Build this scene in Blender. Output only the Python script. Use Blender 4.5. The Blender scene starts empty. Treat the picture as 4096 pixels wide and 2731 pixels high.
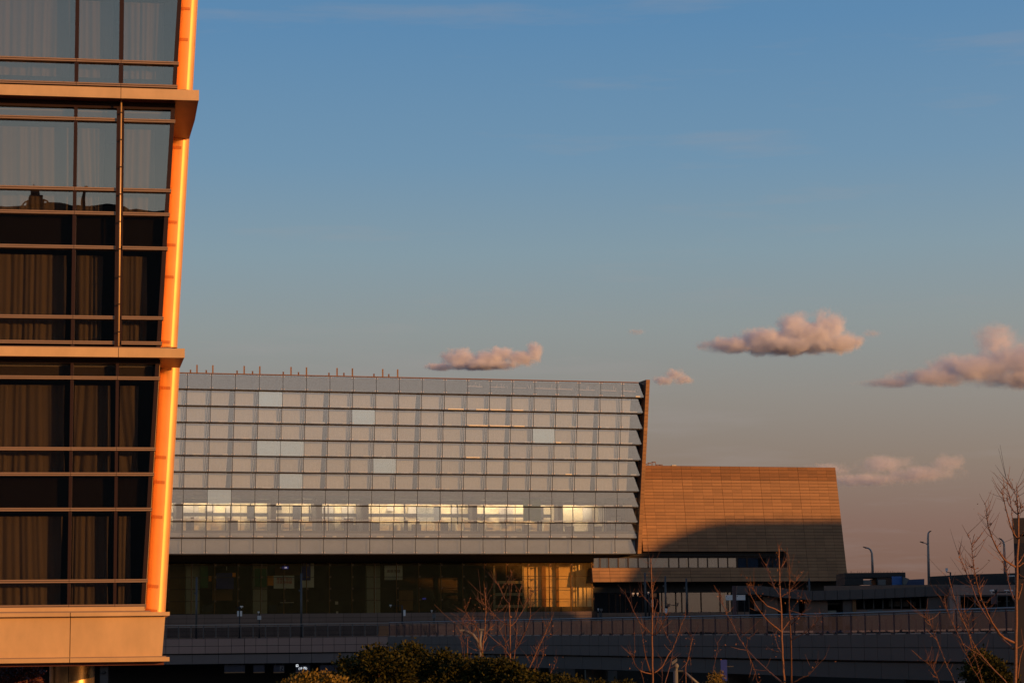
import bpy, math, random, mathutils
from mathutils import Vector, noise as mnoise
random.seed(7)
PI = math.pi
R = math.radians
SC = bpy.context.scene
COL = SC.collection

# ------------------------------------------------------------------ camera
FPX = 9000.0                      # focal length in pixels of the 4096 px wide photograph
TH = math.atan(1194.5 / FPX)
RHO = .0115
CAM = Vector((0, 0, 6.0))
_R0 = Vector((1, 0, 0)); _F = Vector((0, math.cos(TH), math.sin(TH))); _U0 = Vector((0, -math.sin(TH), math.cos(TH)))
_UP = _U0 * math.cos(RHO) + _R0 * math.sin(RHO)
_RT = _R0 * math.cos(RHO) - _U0 * math.sin(RHO)
cd = bpy.data.cameras.new('camera')
cam = bpy.data.objects.new('camera', cd); COL.objects.link(cam)
m = mathutils.Matrix((( _RT.x, _UP.x, -_F.x), (_RT.y, _UP.y, -_F.y), (_RT.z, _UP.z, -_F.z)))
cam.matrix_world = mathutils.Matrix.Translation(CAM) @ m.to_4x4()
cd.sensor_width = 36; cd.lens = FPX / 4096 * 36; cd.clip_start = .5; cd.clip_end = 30000
SC.camera = cam

# ------------------------------------------------------------------ sun and sky
SUN_AZ, SUN_EL = 60.0, 8.5        # degrees right of straight behind the camera, degrees up
S = Vector((math.sin(R(SUN_AZ)) * math.cos(R(SUN_EL)), -math.cos(R(SUN_AZ)) * math.cos(R(SUN_EL)), math.sin(R(SUN_EL))))
sl = bpy.data.lights.new('sun', 'SUN'); sl.energy = 4.6; sl.angle = R(.32); sl.color = (1, .46, .125)
so = bpy.data.objects.new('sun', sl); COL.objects.link(so)
so.rotation_euler = S.to_track_quat('Z', 'Y').to_euler(); so.location = S * 50

W = bpy.data.worlds.new('World'); SC.world = W; W.use_nodes = True
nt = W.node_tree; nt.nodes.clear()
def wn(t, **k):
    n = nt.nodes.new(t)
    for a, b in k.items(): setattr(n, a, b)
    return n
def wl(a, b): nt.links.new(a, b)
tc = wn('ShaderNodeTexCoord'); sep = wn('ShaderNodeSeparateXYZ'); wl(tc.outputs['Generated'], sep.inputs[0])
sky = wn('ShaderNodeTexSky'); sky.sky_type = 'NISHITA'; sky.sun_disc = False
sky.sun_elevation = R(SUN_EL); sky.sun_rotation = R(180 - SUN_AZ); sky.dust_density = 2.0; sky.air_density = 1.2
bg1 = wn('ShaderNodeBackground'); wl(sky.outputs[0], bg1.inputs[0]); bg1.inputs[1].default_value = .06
def ramp(stops):
    r = wn('ShaderNodeValToRGB'); e = r.color_ramp.elements
    while len(e) < len(stops): e.new(.5)
    for i, (p, c) in enumerate(stops):
        e[i].position = p; e[i].color = tuple(((v / 255) ** 2.2 if v > 1.5 else v) for v in c) + (1,)
    return r
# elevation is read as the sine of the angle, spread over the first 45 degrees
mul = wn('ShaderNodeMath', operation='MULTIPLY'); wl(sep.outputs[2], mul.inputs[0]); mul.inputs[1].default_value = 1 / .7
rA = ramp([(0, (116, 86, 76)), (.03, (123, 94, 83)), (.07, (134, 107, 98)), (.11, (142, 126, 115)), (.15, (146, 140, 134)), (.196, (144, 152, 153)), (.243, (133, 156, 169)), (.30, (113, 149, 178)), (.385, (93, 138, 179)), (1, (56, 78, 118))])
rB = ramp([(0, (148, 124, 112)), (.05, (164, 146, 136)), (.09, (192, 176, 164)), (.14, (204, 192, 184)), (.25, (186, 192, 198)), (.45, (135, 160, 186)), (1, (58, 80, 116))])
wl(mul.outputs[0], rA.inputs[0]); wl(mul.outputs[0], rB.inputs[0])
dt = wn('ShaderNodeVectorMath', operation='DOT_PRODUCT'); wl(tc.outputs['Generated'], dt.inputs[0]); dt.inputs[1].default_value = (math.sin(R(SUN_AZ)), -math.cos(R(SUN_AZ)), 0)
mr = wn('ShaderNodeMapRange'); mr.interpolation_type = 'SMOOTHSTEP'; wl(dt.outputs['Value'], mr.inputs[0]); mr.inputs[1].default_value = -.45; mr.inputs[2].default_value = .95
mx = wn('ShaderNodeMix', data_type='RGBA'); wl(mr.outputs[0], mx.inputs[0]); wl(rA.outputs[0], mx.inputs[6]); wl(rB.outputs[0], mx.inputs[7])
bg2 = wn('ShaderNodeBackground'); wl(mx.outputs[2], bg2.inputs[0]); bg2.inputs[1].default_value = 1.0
# faint high streaks
mp = wn('ShaderNodeMapping'); wl(tc.outputs['Generated'], mp.inputs[0]); mp.inputs['Scale'].default_value = (3, 3, 26); mp.inputs['Rotation'].default_value = (0, R(7), 0)
nz = wn('ShaderNodeTexNoise'); wl(mp.outputs[0], nz.inputs[0]); nz.inputs['Scale'].default_value = 2.2; nz.inputs['Detail'].default_value = 6; nz.inputs['Roughness'].default_value = .6
sr = wn('ShaderNodeMapRange'); wl(nz.outputs[0], sr.inputs[0]); sr.inputs[1].default_value = .55; sr.inputs[2].default_value = .82; sr.inputs[4].default_value = .34
cx = wn('ShaderNodeMix', data_type='RGBA'); wl(sr.outputs[0], cx.inputs[0]); wl(mx.outputs[2], cx.inputs[6]); cx.inputs[7].default_value = (.38, .34, .34, 1)
wl(cx.outputs[2], bg2.inputs[0])
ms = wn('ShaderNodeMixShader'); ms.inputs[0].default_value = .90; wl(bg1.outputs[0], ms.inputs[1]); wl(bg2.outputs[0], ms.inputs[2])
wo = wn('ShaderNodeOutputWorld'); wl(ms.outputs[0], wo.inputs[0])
SC.view_settings.view_transform = 'Standard'; SC.view_settings.look = 'None'
SC.view_settings.exposure = 0; SC.view_settings.gamma = 1; SC.view_settings.use_curve_mapping = False
SC.cycles.transparent_max_bounces = 24; SC.cycles.volume_bounces = 5
SC.cycles.use_denoising = True

# ------------------------------------------------------------------ survey: a pixel of the photograph to a point of the place
def ray(x, y): return _F * FPX + _RT * (x - 2048) - _UP * (y - 1365.5)
def atY(x, y, Y):
    d = ray(x, y); return CAM + d * (Y / d.y)
def atZ(x, y, z):
    d = ray(x, y); return CAM + d * ((z - CAM.z) / d.z)
class Frame:                       # a facade: origin, bearing; s runs along it, n out of it, z is the height above ground
    def __init__(f, O, a, lean=0, z0=0):
        f.O = Vector((O.x, O.y, 0)); f.a = a; f.T = math.tan(lean); f.z0 = z0
        f.A = Vector((math.cos(a), math.sin(a), 0)); f.N = Vector((math.sin(a), -math.cos(a), 0))
    def hit(f, x, y, n=0):         # -> s, z on the surface n out from the facade
        d = ray(x, y); v = f.N - Vector((0, 0, f.T))
        k = ((f.O - CAM).dot(v) + n - f.T * f.z0) / d.dot(v)
        P = CAM + d * k - f.O
        return P.dot(f.A), P.z
    def s(f, x, y, n=0): return f.hit(x, y, n)[0]
    def z(f, x, y, n=0): return f.hit(x, y, n)[1]
    def w(f, s, n, z): return f.O + f.A * s + f.N * n + Vector((0, 0, z))
    def loc(f, P):
        q = P - f.O; return q.dot(f.A), q.dot(f.N), q.z

# ------------------------------------------------------------------ materials
def mat(name, col, rough=.6, metal=0, spec=.5, var=0, vscale=3.0, bump=0, bscale=40, stretch=(1, 1, 1), coat=0, emit=None, island=0):
    m = bpy.data.materials.new(name); m.use_nodes = True
    t = m.node_tree; b = t.nodes['Principled BSDF']
    b.inputs['Roughness'].default_value = rough; b.inputs['Metallic'].default_value = metal
    b.inputs['Specular IOR Level'].default_value = spec; b.inputs['Coat Weight'].default_value = coat
    c4 = tuple(col) + (1,)
    b.inputs['Base Color'].default_value = c4
    tcn = t.nodes.new('ShaderNodeTexCoord'); mpn = t.nodes.new('ShaderNodeMapping'); mpn.inputs['Scale'].default_value = stretch
    t.links.new(tcn.outputs['Object'], mpn.inputs[0])
    out = None
    if var:
        n = t.nodes.new('ShaderNodeTexNoise'); n.inputs['Scale'].default_value = vscale; n.inputs['Detail'].default_value = 7; n.inputs['Roughness'].default_value = .62
        t.links.new(mpn.outputs[0], n.inputs[0])
        mr = t.nodes.new('ShaderNodeMapRange'); t.links.new(n.outputs[0], mr.inputs[0]); mr.inputs[1].default_value = .28; mr.inputs[2].default_value = .72
        mr.inputs[3].default_value = 1 - var; mr.inputs[4].default_value = 1 + var
        out = mr.outputs[0]
    if island:                      # each piece its own slight tone
        oi = t.nodes.new('ShaderNodeObjectInfo'); gm = t.nodes.new('ShaderNodeNewGeometry')
        ad = t.nodes.new('ShaderNodeMath'); ad.operation = 'ADD'; t.links.new(oi.outputs['Random'], ad.inputs[0]); t.links.new(gm.outputs['Random Per Island'], ad.inputs[1])
        fr = t.nodes.new('ShaderNodeMath'); fr.operation = 'FRACT'; t.links.new(ad.outputs[0], fr.inputs[0])
        m2 = t.nodes.new('ShaderNodeMapRange'); t.links.new(fr.outputs[0], m2.inputs[0]); m2.inputs[3].default_value = 1 - island; m2.inputs[4].default_value = 1 + island
        if out:
            mm = t.nodes.new('ShaderNodeMath'); mm.operation = 'MULTIPLY'; t.links.new(out, mm.inputs[0]); t.links.new(m2.outputs[0], mm.inputs[1]); out = mm.outputs[0]
        else: out = m2.outputs[0]
    if out:
        vm = t.nodes.new('ShaderNodeVectorMath'); vm.operation = 'SCALE'; vm.inputs[0].default_value = col; t.links.new(out, vm.inputs['Scale'])
        t.links.new(vm.outputs[0], b.inputs['Base Color'])
    if bump:
        n = t.nodes.new('ShaderNodeTexNoise'); n.inputs['Scale'].default_value = bscale; n.inputs['Detail'].default_value = 5
        t.links.new(mpn.outputs[0], n.inputs[0])
        bp = t.nodes.new('ShaderNodeBump'); bp.inputs['Strength'].default_value = bump; bp.inputs['Distance'].default_value = .02
        t.links.new(n.outputs[0], bp.inputs['Height']); t.links.new(bp.outputs[0], b.inputs['Normal'])
    if emit:
        b.inputs['Emission Color'].default_value = tuple(emit[:3]) + (1,); b.inputs['Emission Strength'].default_value = emit[3]
    return m
def glass(name, tint, base=.12, ior=1.5, rough=0, gcol=(1, 1, 1), wav=0, wscale=.7, haze=None):
    """window glass: a tinted see-through part and a mirror part that grows towards grazing angles; sheets are slightly uneven"""
    m = bpy.data.materials.new(name); m.use_nodes = True; t = m.node_tree; t.nodes.clear()
    o = t.nodes.new('ShaderNodeOutputMaterial'); tr = t.nodes.new('ShaderNodeBsdfTransparent'); tr.inputs[0].default_value = tuple(v ** .5 for v in tint) + (1,)   # a sheet has two faces
    gl = t.nodes.new('ShaderNodeBsdfGlossy'); gl.inputs['Roughness'].default_value = rough; gl.inputs[0].default_value = tuple(gcol) + (1,)
    # mirror share of a thin sheet: Schlick's curve on the angle between the ray and the sheet, the same from both sides
    gm = t.nodes.new('ShaderNodeNewGeometry'); dp = t.nodes.new('ShaderNodeVectorMath'); dp.operation = 'DOT_PRODUCT'; t.links.new(gm.outputs['Normal'], dp.inputs[0]); t.links.new(gm.outputs['Incoming'], dp.inputs[1])
    def mt(op, x, y=None):
        n = t.nodes.new('ShaderNodeMath'); n.operation = op
        t.links.new(x, n.inputs[0]) if not isinstance(x, (int, float)) else setattr(n.inputs[0], 'default_value', x)
        if y is not None: t.links.new(y, n.inputs[1]) if not isinstance(y, (int, float)) else setattr(n.inputs[1], 'default_value', y)
        return n.outputs[0]
    p5 = mt('POWER', mt('SUBTRACT', 1.0, mt('ABSOLUTE', dp.outputs['Value'])), 5.0); f0 = ((ior - 1) / (ior + 1)) ** 2
    mr = t.nodes.new('ShaderNodeMapRange'); t.links.new(p5, mr.inputs[0]); mr.inputs[3].default_value = max(base, f0 * (base > 0) + base)
    mx = t.nodes.new('ShaderNodeMixShader'); t.links.new(mr.outputs[0], mx.inputs[0]); t.links.new(tr.outputs[0], mx.inputs[1]); t.links.new(gl.outputs[0], mx.inputs[2])
    last = mx
    if haze:                       # dust on the pane
        df = t.nodes.new('ShaderNodeBsdfDiffuse'); df.inputs[0].default_value = tuple(haze[:3]) + (1,)
        tcn = t.nodes.new('ShaderNodeTexCoord'); n = t.nodes.new('ShaderNodeTexNoise'); n.inputs['Scale'].default_value = 2.5; n.inputs['Detail'].default_value = 8; n.inputs['Roughness'].default_value = .7
        t.links.new(tcn.outputs['Object'], n.inputs[0]); m2 = t.nodes.new('ShaderNodeMapRange'); t.links.new(n.outputs[0], m2.inputs[0]); m2.inputs[1].default_value = .35; m2.inputs[2].default_value = .75
        m2.inputs[3].default_value = haze[3] * .5; m2.inputs[4].default_value = haze[3] * 1.5
        x2 = t.nodes.new('ShaderNodeMixShader'); t.links.new(m2.outputs[0], x2.inputs[0]); t.links.new(mx.outputs[0], x2.inputs[1]); t.links.new(df.outputs[0], x2.inputs[2]); last = x2
    if wav:
        tcn = t.nodes.new('ShaderNodeTexCoord'); oi = t.nodes.new('ShaderNodeObjectInfo'); va = t.nodes.new('ShaderNodeVectorMath'); va.operation = 'ADD'
        sc_ = t.nodes.new('ShaderNodeMath'); sc_.operation = 'MULTIPLY'; sc_.inputs[1].default_value = 37; t.links.new(oi.outputs['Random'], sc_.inputs[0])
        t.links.new(tcn.outputs['Object'], va.inputs[0]); t.links.new(sc_.outputs[0], va.inputs[1])
        n = t.nodes.new('ShaderNodeTexNoise'); n.inputs['Scale'].default_value = wscale; n.inputs['Detail'].default_value = 1
        t.links.new(va.outputs[0], n.inputs[0]); bp = t.nodes.new('ShaderNodeBump'); bp.inputs['Strength'].default_value = 1; bp.inputs['Distance'].default_value = wav
        t.links.new(n.outputs[0], bp.inputs['Height']); t.links.new(bp.outputs[0], gl.inputs['Normal'])
    t.links.new(last.outputs[0], o.inputs[0]); return m
M = {}
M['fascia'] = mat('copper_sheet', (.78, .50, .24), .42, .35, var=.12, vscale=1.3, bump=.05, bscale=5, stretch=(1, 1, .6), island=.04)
M['column'] = mat('copper_column', (.80, .40, .14), .50, .42, var=.07, vscale=1.5, bump=.03, bscale=4)
M['clamp'] = mat('reflection_copper', (.55, .20, .065), .5, .4)  # darker copper for reflections painted on the column as bands
M['column_dark'] = mat('copper_joint', (.20, .07, .025), .5, .4)
M['pilotis'] = mat('polished_copper', (.62, .38, .16), .26, .9, var=.1, vscale=2)
M['soffit'] = mat('shaded_copper', (.16, .05, .035), .5, .3, var=.1)  # copper made dark red in its own colour, as it looks in shade
M['bronze'] = mat('dark_bronze', (.035, .014, .008), .45, .4)
M['transom'] = mat('bronze_lip', (.36, .24, .16), .45, .4, var=.05)
M['spandrel'] = mat('spandrel_board', (.045, .038, .030), .8)
M['head'] = mat('head_board', (.30, .27, .22), .8, var=.04)
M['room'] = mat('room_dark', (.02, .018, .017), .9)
M['curtain'] = mat('sheer_curtain', (.52, .47, .42), .9, var=.06, vscale=6, stretch=(1, 1, .1))
M['gl_left'] = glass('grey_glass', (.42, .38, .33), .19, 1.5, gcol=(1, .93, .80), wav=.0016, wscale=.9)
M['gl_box'] = glass('coated_glass', (.76, .80, .84), .185, 1.5, wav=.0010, wscale=.6, haze=(.5, .5, .5, .03))
M['gl_new'] = glass('newer_coated_glass', (.60, .66, .72), .50, 1.5, gcol=(.92, 1, 1.0), wav=.0008, haze=(.6, .65, .7, .10))
M['gl_hall'] = glass('bronze_glass', (.74, .62, .42), .0, 1.2, wav=.0006, haze=(.70, .50, .20, .045))
M['gl_rail'] = glass('rail_glass', (.50, .50, .52), .04, 1.35, wav=.002, wscale=2, haze=(.20, .16, .15, .06))
M['gl_win'] = glass('window_glass', (.42, .46, .50), .12, 1.45)
M['blind'] = mat('roller_blind', (.62, .60, .57), .9, var=.10, vscale=2, stretch=(6, 1, .5), island=.09)
M['back_blue'] = mat('parapet_back', (.04, .044, .052), .7, var=.2, vscale=.8)
M['slab'] = mat('floor_edge', (.10, .095, .09), .8)
M['strip'] = mat('blue_gap', (.03, .035, .05), .7)
M['office'] = mat('office_wall', (.82, .71, .50), .8, var=.08, vscale=1.5)
M['office_dark'] = mat('office_dark', (.07, .065, .065), .8)
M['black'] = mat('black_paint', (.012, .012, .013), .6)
M['joint'] = mat('joint_shadow_gap', (.02, .014, .010), .8)
M['bolt'] = mat('brass_bolt', (.85, .60, .42), .3, .8)
M['glint'] = mat('painted_glint', (.95, .85, .65), .25, .3)  # pale metal for glints painted along the pane edges
M['stone'] = mat('tan_stone', (.300, .158, .072), .75, var=.15, vscale=.55, bump=.15, bscale=30, island=.12)
M['stone_top'] = mat('weathered_stone', (.22, .10, .038), .75, var=.22, vscale=.7, bump=.15, bscale=30, island=.14)
M['stone_gap'] = mat('stone_joint', (.10, .06, .04), .9)
M['fin_in'] = mat('fin_inner_cladding', (.20, .10, .06), .8, var=.1)
M['tile'] = mat('grey_tile', (.086, .068, .062), .55, var=.06, vscale=.8, island=.05)
M['tile_pink'] = mat('mauve_tile', (.36, .22, .17), .55, var=.05, vscale=.8, island=.05)
M['tile_brown'] = mat('brown_tile', (.17, .105, .075), .6, var=.08, vscale=.8, island=.07)
M['tile_low'] = mat('dark_tile', (.066, .055, .050), .6, var=.06, vscale=.8, island=.04)
M['fascia_low'] = mat('grey_fascia_board', (.17, .13, .115), .6, var=.06, vscale=.8, island=.04)
M['spandrel_glass'] = mat('spandrel_backing', (.26, .27, .29), .7, var=.35, vscale=.25, stretch=(1, 1, 1.5))
M['gap'] = mat('tile_joint', (.018, .016, .016), .9)
M['conc'] = mat('concrete', (.13, .13, .125), .8, var=.12, vscale=1.0, bump=.1)
M['conc_dark'] = mat('dark_concrete', (.06, .06, .06), .8, var=.12, vscale=1.0)
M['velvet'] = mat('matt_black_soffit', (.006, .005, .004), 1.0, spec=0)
M['tower'] = mat('tower_cladding', (.030, .026, .025), .7)
M['ceiling_lamp'] = mat('lit_ceiling_strip', (.8, .8, .7), .6, emit=(1, .74, .44, 32.0))
M['grey_metal'] = mat('grey_metal', (.072, .072, .070), .5, .2)
M['lamp_grey'] = mat('lamp_pole_grey', (.30, .27, .25), .4, .4)
M['pole_dim'] = mat('dull_pole', (.13, .12, .115), .6)
M['white'] = mat('white_paint', (.78, .76, .72), .5)
M['offwhite'] = mat('off_white_paint', (.55, .52, .48), .5, var=.04)
M['wine'] = mat('rusty_post', (.10, .055, .055), .7, var=.3, vscale=8)
M['blue'] = mat('blue_paint', (.012, .03, .22), .5)
M['sheetblue'] = mat('blue_sheet_metal', (.03, .12, .36), .5, var=.08)
M['roofblue'] = mat('blue_roof', (.045, .065, .14), .6, var=.05)
M['bark'] = mat('young_bark', (.18, .078, .040), .75, var=.35, vscale=14, bump=.3, bscale=40, stretch=(1, 1, 3))
M['bud'] = mat('dry_leaf', (.20, .075, .02), .7, island=.4)
M['leaf'] = mat('evergreen_leaf', (.034, .032, .005), .7, spec=.12, island=.6)
M['leaf_gold'] = mat('golden_shrub_leaf', (.13, .085, .010), .6, spec=.25, island=.5)
M['leaf_red'] = mat('red_leaf', (.09, .02, .012), .6, island=.5)
M['ground'] = mat('paving', (.06, .058, .056), .8, var=.15, vscale=.4)
M['asphalt'] = mat('asphalt', (.05, .05, .05), .85, var=.15, vscale=.6)
M['poster'] = mat('poster_paper', (.50, .52, .50), .8)
M['poster_red'] = mat('poster_red', (.45, .05, .03), .8)
M['poster_dark'] = mat('poster_ink', (.10, .01, .02), .8)
M['poster_green'] = mat('poster_green', (.03, .10, .035), .8)
M['poster_blue'] = mat('poster_blue', (.02, .03, .25), .8)
M['poster_orange'] = mat('poster_orange', (.70, .25, .02), .8, var=.4, vscale=1)
M['wood'] = mat('wood_panel', (.20, .095, .03), .6, var=.15, vscale=1.5)
M['pillar_in'] = mat('hall_pillar', (.30, .30, .25), .7, var=.05)
M['lit_white'] = mat('lit_white_letters', (.8, .8, .8), .5, emit=(.9, .95, 1, 1.0))
M['lit_blue'] = mat('lit_blue_panel', (.02, .02, .2), .5, emit=(.05, .06, .6, .25))
M['sign_blue'] = mat('sign_panel_blue', (.018, .022, .045), .4)
M['far_dark'] = mat('far_facade', (.035, .035, .038), .8, var=.1, vscale=.1)

# ------------------------------------------------------------------ mesh building
class MB:
    def __init__(b): b.v = []; b.f = []; b.mi = []; b.ms = []
    def _m(b, m):
        if m is None: return 0
        if m not in b.ms: b.ms.append(m)
        return b.ms.index(m)
    def box(b, x0, x1, y0, y1, z0, z1, m=None):
        return b.hexa([(x0, y0, z0), (x1, y0, z0), (x1, y1, z0), (x0, y1, z0), (x0, y0, z1), (x1, y0, z1), (x1, y1, z1), (x0, y1, z1)], m)
    def hexa(b, p, m=None):
        i = len(b.v); b.v += [tuple(q) for q in p]; k = b._m(m)
        for f in ((0, 3, 2, 1), (4, 5, 6, 7), (0, 1, 5, 4), (1, 2, 6, 5), (2, 3, 7, 6), (3, 0, 4, 7)):
            b.f.append(tuple(i + j for j in f)); b.mi.append(k)
        return b
    def quad(b, p, m=None):
        i = len(b.v); b.v += [tuple(q) for q in p]; b.f.append(tuple(range(i, i + len(p)))); b.mi.append(b._m(m)); return b
    def prism(b, poly, d, m=None):          # poly of points, extruded by vector d
        n = len(poly); i = len(b.v); k = b._m(m)
        b.v += [tuple(q) for q in poly] + [tuple(Vector(q) + Vector(d)) for q in poly]
        b.f.append(tuple(i + j for j in range(n))[::-1]); b.f.append(tuple(i + n + j for j in range(n))); b.mi += [k, k]
        for j in range(n): b.f.append((i + j, i + (j + 1) % n, i + n + (j + 1) % n, i + n + j)); b.mi.append(k)
        return b
    def tube(b, pts, rad, n=6, m=None, cap=True):
        pts = [Vector(p) for p in pts]
        if not hasattr(rad, '__len__'): rad = [rad] * len(pts)
        k = b._m(m); i0 = len(b.v); prev = None
        for j, p in enumerate(pts):
            d = (pts[min(j + 1, len(pts) - 1)] - pts[max(j - 1, 0)])
            if d.length < 1e-9: d = Vector((0, 0, 1))
            d.normalize()
            a = (prev - d * prev.dot(d)) if prev is not None else d.orthogonal()
            if a.length < 1e-6: a = d.orthogonal()
            a.normalize(); prev = a; c = d.cross(a)
            for q in range(n):
                t = 2 * PI * q / n; b.v.append(tuple(p + (a * math.cos(t) + c * math.sin(t)) * rad[j]))
        for j in range(len(pts) - 1):
            for q in range(n):
                e = i0 + j * n; b.f.append((e + q, e + (q + 1) % n, e + n + (q + 1) % n, e + n + q)); b.mi.append(k)
        if cap:
            b.f.append(tuple(i0 + q for q in range(n))[::-1]); b.mi.append(k)
            e = i0 + (len(pts) - 1) * n; b.f.append(tuple(e + q for q in range(n))); b.mi.append(k)
        return b
    def mesh(b, name, m=None, smooth=False):
        me = bpy.data.meshes.new(name); me.from_pydata(b.v, [], b.f); me.update()
        for q in (b.ms or [m]): me.materials.append(q)
        if b.ms: me.polygons.foreach_set('material_index', b.mi)
        if smooth: me.polygons.foreach_set('use_smooth', [True] * len(me.polygons))
        return me
    def build(b, name, m=None, parent=None, smooth=False, label=None, stuff=False):
        return link(name, b.mesh(name, m, smooth), parent, label=label, stuff=stuff)
def link(name, me, parent=None, loc=None, label=None, stuff=False):
    o = bpy.data.objects.new(name, me); COL.objects.link(o)
    if parent is not None: o.parent = parent
    if loc is not None: o.location = loc
    if label: o['label'] = label
    if stuff: o['kind'] = 'stuff'
    return o
def tag(o, label, cat, group=None):
    o['label'] = label; o['category'] = cat
    if group: o['group'] = group
    return o
def thing(name, label, cat, loc=(0, 0, 0), rz=0, group=None):
    o = bpy.data.objects.new(name, None); COL.objects.link(o); o.location = loc; o.rotation_euler = (0, 0, rz)
    o.empty_display_size = .5
    return tag(o, label, cat, group)
def struct(o): o['kind'] = 'structure'; return o
def bx(x0, x1, y0, y1, z0, z1, m=None): return MB().box(x0, x1, y0, y1, z0, z1, m)
def clone(o, parent=None):
    c = o.copy(); COL.objects.link(c); c.parent = parent
    for ch in list(o.children): clone(ch, c)
    return c
def text_mesh(s, size, depth=.01):
    cu = bpy.data.curves.new('t', 'FONT'); cu.body = s; cu.size = size; cu.extrude = depth; cu.resolution_u = 2; cu.align_x = 'CENTER'; cu.align_y = 'CENTER'
    o = bpy.data.objects.new('t', cu); COL.objects.link(o)
    dg = bpy.context.evaluated_depsgraph_get(); me = bpy.data.meshes.new_from_object(o.evaluated_get(dg))
    bpy.data.objects.remove(o); me.name = 'letters'; return me
def letters(s, size, m, parent, loc, depth=.01):
    me = text_mesh(s, size, depth); me.materials.clear(); me.materials.append(m)
    for v in me.vertices: x, y, z = v.co; v.co = (x, -z, y)      # stand upright, face -y
    return link('letters', me, parent, loc)
# ================================================================== ground
g = MB(); g.quad([(-6000, -6000, 0), (6000, -6000, 0), (6000, 9000, 0), (-6000, 9000, 0)])
struct(g.build('ground', M['ground']))
struct(bx(-120, 120, 72, 88, .004, .02).build('road', M['asphalt']))

# ================================================================== near office building on the left
FL = Frame(atY(700, 365, 65), R(10))
LB = thing('office_tower', 'near office block clad in glowing copper sheet, curtained windows filling the left edge', 'building', FL.O, FL.a)
zl = lambda y: FL.z(300, y)
e0 = FL.hit(705, 355); e1 = FL.hit(580, 2430)
def edge(z): return e0[0] + (e1[0] - e0[0]) * (z - e0[1]) / (e1[1] - e0[1])
sM1, sM2 = -2.87, -1.58
bays = [(-8.1, -5.5), (-5.5, sM1), (sM1, sM2), (sM2, None)]
ZTOP = zl(-480)
sections = [  # transoms (pixel heights at the first mullion), top of glass, bottom
    dict(tr=[-175, -36, 243, 337], top=-300, bot=346, m=.055, m2=.065),
    dict(tr=[477, 756, 852, 989, 1269, 1370], top=428, bot=1389, m=.05, m2=.11),
    dict(tr=[1511, 1795, 1896, 2037, 2323, 2424], top=1452, bot=2434, m=.045, m2=.045)]
def hexs(s0, s1, y0, y1, z0, z1):        # s may be a function of z
    f0 = s0 if callable(s0) else (lambda z: s0); f1 = s1 if callable(s1) else (lambda z: s1)
    return [(f0(z0), y0, z0), (f1(z0), y0, z0), (f1(z0), y1, z0), (f0(z0), y1, z0), (f0(z1), y0, z1), (f1(z1), y0, z1), (f1(z1), y1, z1), (f0(z1), y1, z1)]
def curtain(s0, s1, z0, z1, seed):
    rnd = random.Random(seed); nx = 90; nz_ = 9; v = []; f = []
    ph = [rnd.uniform(0, 7) for _ in range(5)]; k = [rnd.uniform(13, 17), rnd.uniform(29, 37), rnd.uniform(5, 8)]; dr = rnd.uniform(-.30, .30); wv = rnd.uniform(1.5, 3)
    for j in range(nz_ + 1):
        t = j / nz_; z = z0 + (z1 - z0) * t
        for i in range(nx + 1):
            u = i / nx; s = s0 + (s1 - s0) * u + (.05 * math.sin(2.2 * t + ph[4])) * u * (1 - t)
            q = s + dr * (1 - t) * (.4 + .6 * math.sin(s * 1.7 + ph[3]))
            a = .042 * (1.15 - .5 * t)
            q += .06 * math.sin(wv * s * 2 + ph[2]); y = .44 - a * (1.5 * abs(math.sin(k[0] * .5 * q + ph[0])) ** .6 + .35 * math.sin(k[1] * q + ph[1]) + .45 * math.sin(k[2] * q + ph[2]))
            v.append((s, y, z))
    for j in range(nz_):
        for i in range(nx):
            a = j * (nx + 1) + i; f.append((a, a + 1, a + nx + 2, a + nx + 1))
    b = MB(); b.v = v; b.f = f; return b
seed = 0
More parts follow.
